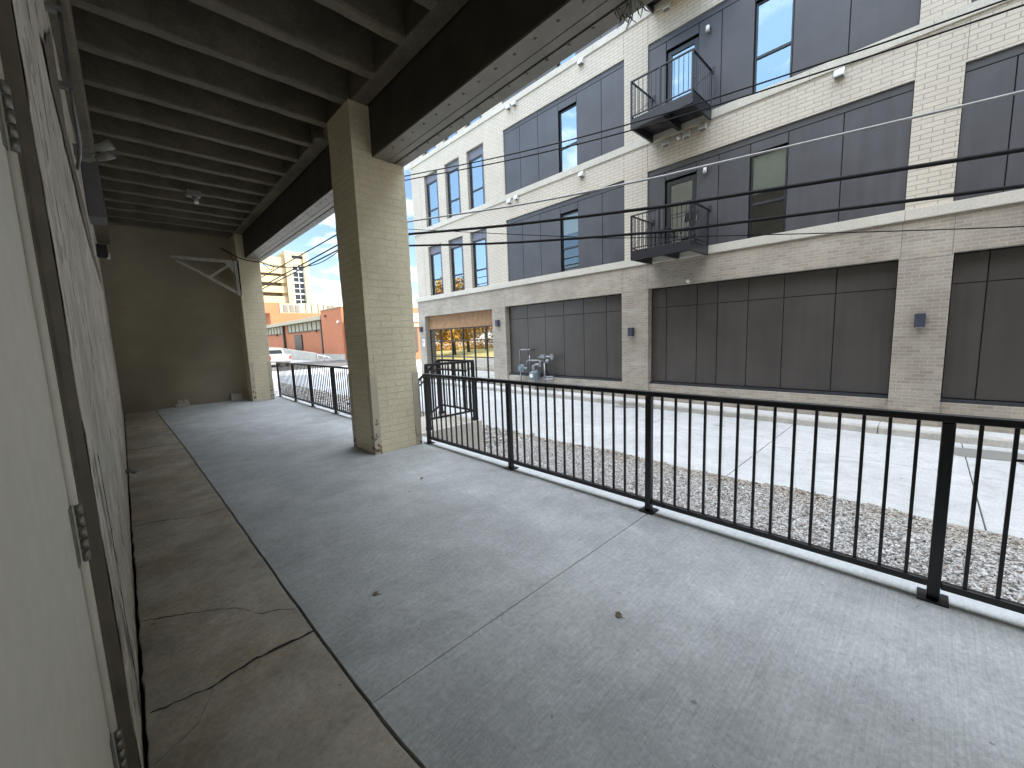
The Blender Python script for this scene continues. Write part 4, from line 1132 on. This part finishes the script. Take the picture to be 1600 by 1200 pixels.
# storefront building seen past the brick corner
t = thing('corner_shop', 'orange brick corner shop with a white sign band past the apartment corner', 'building', (28, 42, -.7))
g = MB().box(21.5, 36, 40, 52 - .2, -.7, 5.1); g.build('wall', M['red_brick'], t)
g = MB().box(21.4, 27, 39.85, 39.99, 3.5, 4.45); sg = g.build('sign_board', M['sign_white'], t)
g = MB()
for x in (22.6, 23.0, 23.5, 24.1): g.add([(x, 39.84, 3.65), (x + .12, 39.84, 3.65), (x + .34, 39.84, 4.3), (x + .22, 39.84, 4.3)], [(0, 1, 2, 3)])
g.build('lettering', M['dark'], sg, fix=False)
g = MB().box(22.6, 23.7, 39.9, 39.99, .2, 2.9); g.build('door', M['downspout'], t)
g = MB().box(21.4, 27, 39.86, 39.98, 2.95, 3.35); g.build('awning', M['garage'], t)

# pickup truck, seen from behind
t = thing('pickup_truck', 'white pickup truck parked with its tail towards the street', 'truck', (10.7, 46.5, -.66))
cx = 10.65; zb = -.66; yb = 44.0
sec = [(yb, .0), ]
g = MB()
def loft(mb, prof, ys_):  # list of (halfwidth,z) loops at given y
    vs = []; m_ = len(prof[0])
    for pr, y in zip(prof, ys_):
        vs += [(cx + a, y, zb + z) for a, z in pr]
    fs = [(i * m_ + k, i * m_ + (k + 1) % m_, (i + 1) * m_ + (k + 1) % m_, (i + 1) * m_ + k) for i in range(len(prof) - 1) for k in range(m_)]
    fs += [tuple(reversed(range(m_))), tuple((len(prof) - 1) * m_ + k for k in range(m_))]
    mb.add(vs, fs)
loft(g, [[(-.93, .55), (-.97, .85), (-.95, 1.16), (-.88, 1.2), (.88, 1.2), (.95, 1.16), (.97, .85), (.93, .55)]] * 2 + [[(-.93, .45), (-.98, .8), (-.96, 1.1), (-.85, 1.18), (.85, 1.18), (.96, 1.1), (.98, .8), (.93, .45)], [(-.8, .5), (-.88, .75), (-.86, .95), (-.75, 1.02), (.75, 1.02), (.86, .95), (.88, .75), (.8, .5)]], [yb, yb + 1.9, yb + 4.4, yb + 5.3])
g.build('body', M['truck'], t, bevel=.03)
g = MB(); loft(g, [[(-.88, 1.19), (-.70, 1.74), (.70, 1.74), (.88, 1.19)], [(-.88, 1.19), (-.68, 1.84), (.68, 1.84), (.88, 1.19)], [(-.88, 1.17), (-.66, 1.80), (.66, 1.80), (.88, 1.17)], [(-.86, 1.15), (-.80, 1.18), (.80, 1.18), (.86, 1.15)]], [yb + 1.85, yb + 2.1, yb + 3.2, yb + 4.0])
g.build('cab', M['truck'], t, bevel=.03)
g = MB().add([(cx - .72, yb + 1.845, zb + 1.27), (cx + .72, yb + 1.845, zb + 1.27), (cx + .60, yb + 1.86, zb + 1.66), (cx - .60, yb + 1.86, zb + 1.66)], [(0, 1, 2, 3)]); g.v = [(x, y - .03, z) for x, y, z in g.v]; g.build('rear_window', M['auto_glass'], t)
g = MB().box(cx - .78, cx + .78, yb - .03, yb, zb + .62, zb + 1.12); g.build('tailgate', M['truck'], t, bevel=.02)
g = MB().box(cx - .9, cx + .9, yb - .16, yb - .01, zb + .42, zb + .6); g.build('bumper', M['galv'], t, bevel=.03)
for s_ in (-1, 1):
    g = MB().box(cx + s_ * .88 - .08, cx + s_ * .88 + .08, yb - .025, yb + .05, zb + .7, zb + 1.1); g.build('tail_lamp', M['tail'], t, bevel=.02)
    for y in (yb + 1.1, yb + 4.3):
        g = MB().tube([(cx + s_ * .72, y, zb + .38), (cx + s_ * .97, y, zb + .38)], .38, 20); w = g.build('wheel', M['tyre'], t, bevel=.02)
        g = MB().tube([(cx + s_ * .97, y, zb + .38), (cx + s_ * .985, y, zb + .38)], .22, 14); g.build('rim', M['galv'], w)

# autumn trees and verge that the storefront glass mirrors
g = MB().box(-60, 2.6, 33, 80, -.72, -.69)
gm = plain('dry_grass', (.30, .26, .10), .9, var=.3, scale=1.5)
struct(g.build('verge', gm))
def tree(x, y, h, label, seed):
    rnd = random.Random(seed)
    t = thing('autumn_tree', label, 'tree', (x, y, -.7), 'autumn trees across the side street')
    g = MB(); g.tube([(x, y, -.7), (x + .1, y, h * .25), (x + .15, y + .1, h * .5)], .26, 9, r2=.13)
    tips = []
    for k in range(14):
        a = k * .8 + rnd.random(); r = h * rnd.uniform(.18, .34); z = h * rnd.uniform(.22, .95)
        p = (x + r * math.cos(a), y + r * math.sin(a), z); tips.append(p)
        g.tube([(x + .12, y + .05, h * .3 + .02 * k), ((x + p[0]) / 2, (y + p[1]) / 2, h * .5), p], .1, 6, r2=.03)
    g.build('trunk', M['bark'], t)
    g = MB()
    for k in range(4200):
        c = rnd.choice(tips); r = h * .17
        while 1:
            d = [rnd.uniform(-1, 1) for _ in range(3)]
            if sum(q * q for q in d) < 1: break
        p = Vector((c[0] + d[0] * r, c[1] + d[1] * r, c[2] + d[2] * r * .8)); s_ = rnd.uniform(.12, .26)
        u = Vector([rnd.uniform(-1, 1) for _ in range(3)]).normalized(); w = u.cross(Vector([rnd.uniform(-1, 1) for _ in range(3)])).normalized()
        g.add([p + u * s_, p + w * s_ * .6, p - u * s_, p - w * s_ * .6], [(0, 1, 2, 3)])
    g.build('crown', M['leaves'], t, fix=False)
for k, (x, y, h, lab) in enumerate(((-3, 40, 8, 'golden autumn tree nearest the street, mirrored in the storefront glass'), (-9, 44, 9, 'second golden tree along the verge'), (-16, 50, 10, 'third golden tree along the verge'), (-24, 55, 10, 'fourth golden tree along the verge'), (-33, 60, 11, 'farthest golden tree along the verge'))):
    tree(x, y, h, lab, k)

# low shrubs behind the trees, one mass
rnd = random.Random(5); g = MB()
for k in range(9000):
    x = rnd.uniform(-75, 1.5); y = 63 + rnd.gauss(0, 1.0); z = -.7 + abs(rnd.gauss(0, 1.)) * (1.3 + .6 * math.sin(x * .7))
    z = min(z, 3.2); s_ = rnd.uniform(.12, .3)
    u = Vector([rnd.uniform(-1, 1) for _ in range(3)]).normalized(); w = u.cross(Vector([rnd.uniform(-1, 1) for _ in range(3)])).normalized(); p = Vector((x, y, z))
    g.add([p + u * s_, p + w * s_ * .6, p - u * s_, p - w * s_ * .6], [(0, 1, 2, 3)])
sh = g.build('shrubs', M['leaves'], fix=False); struct(sh, 'stuff')
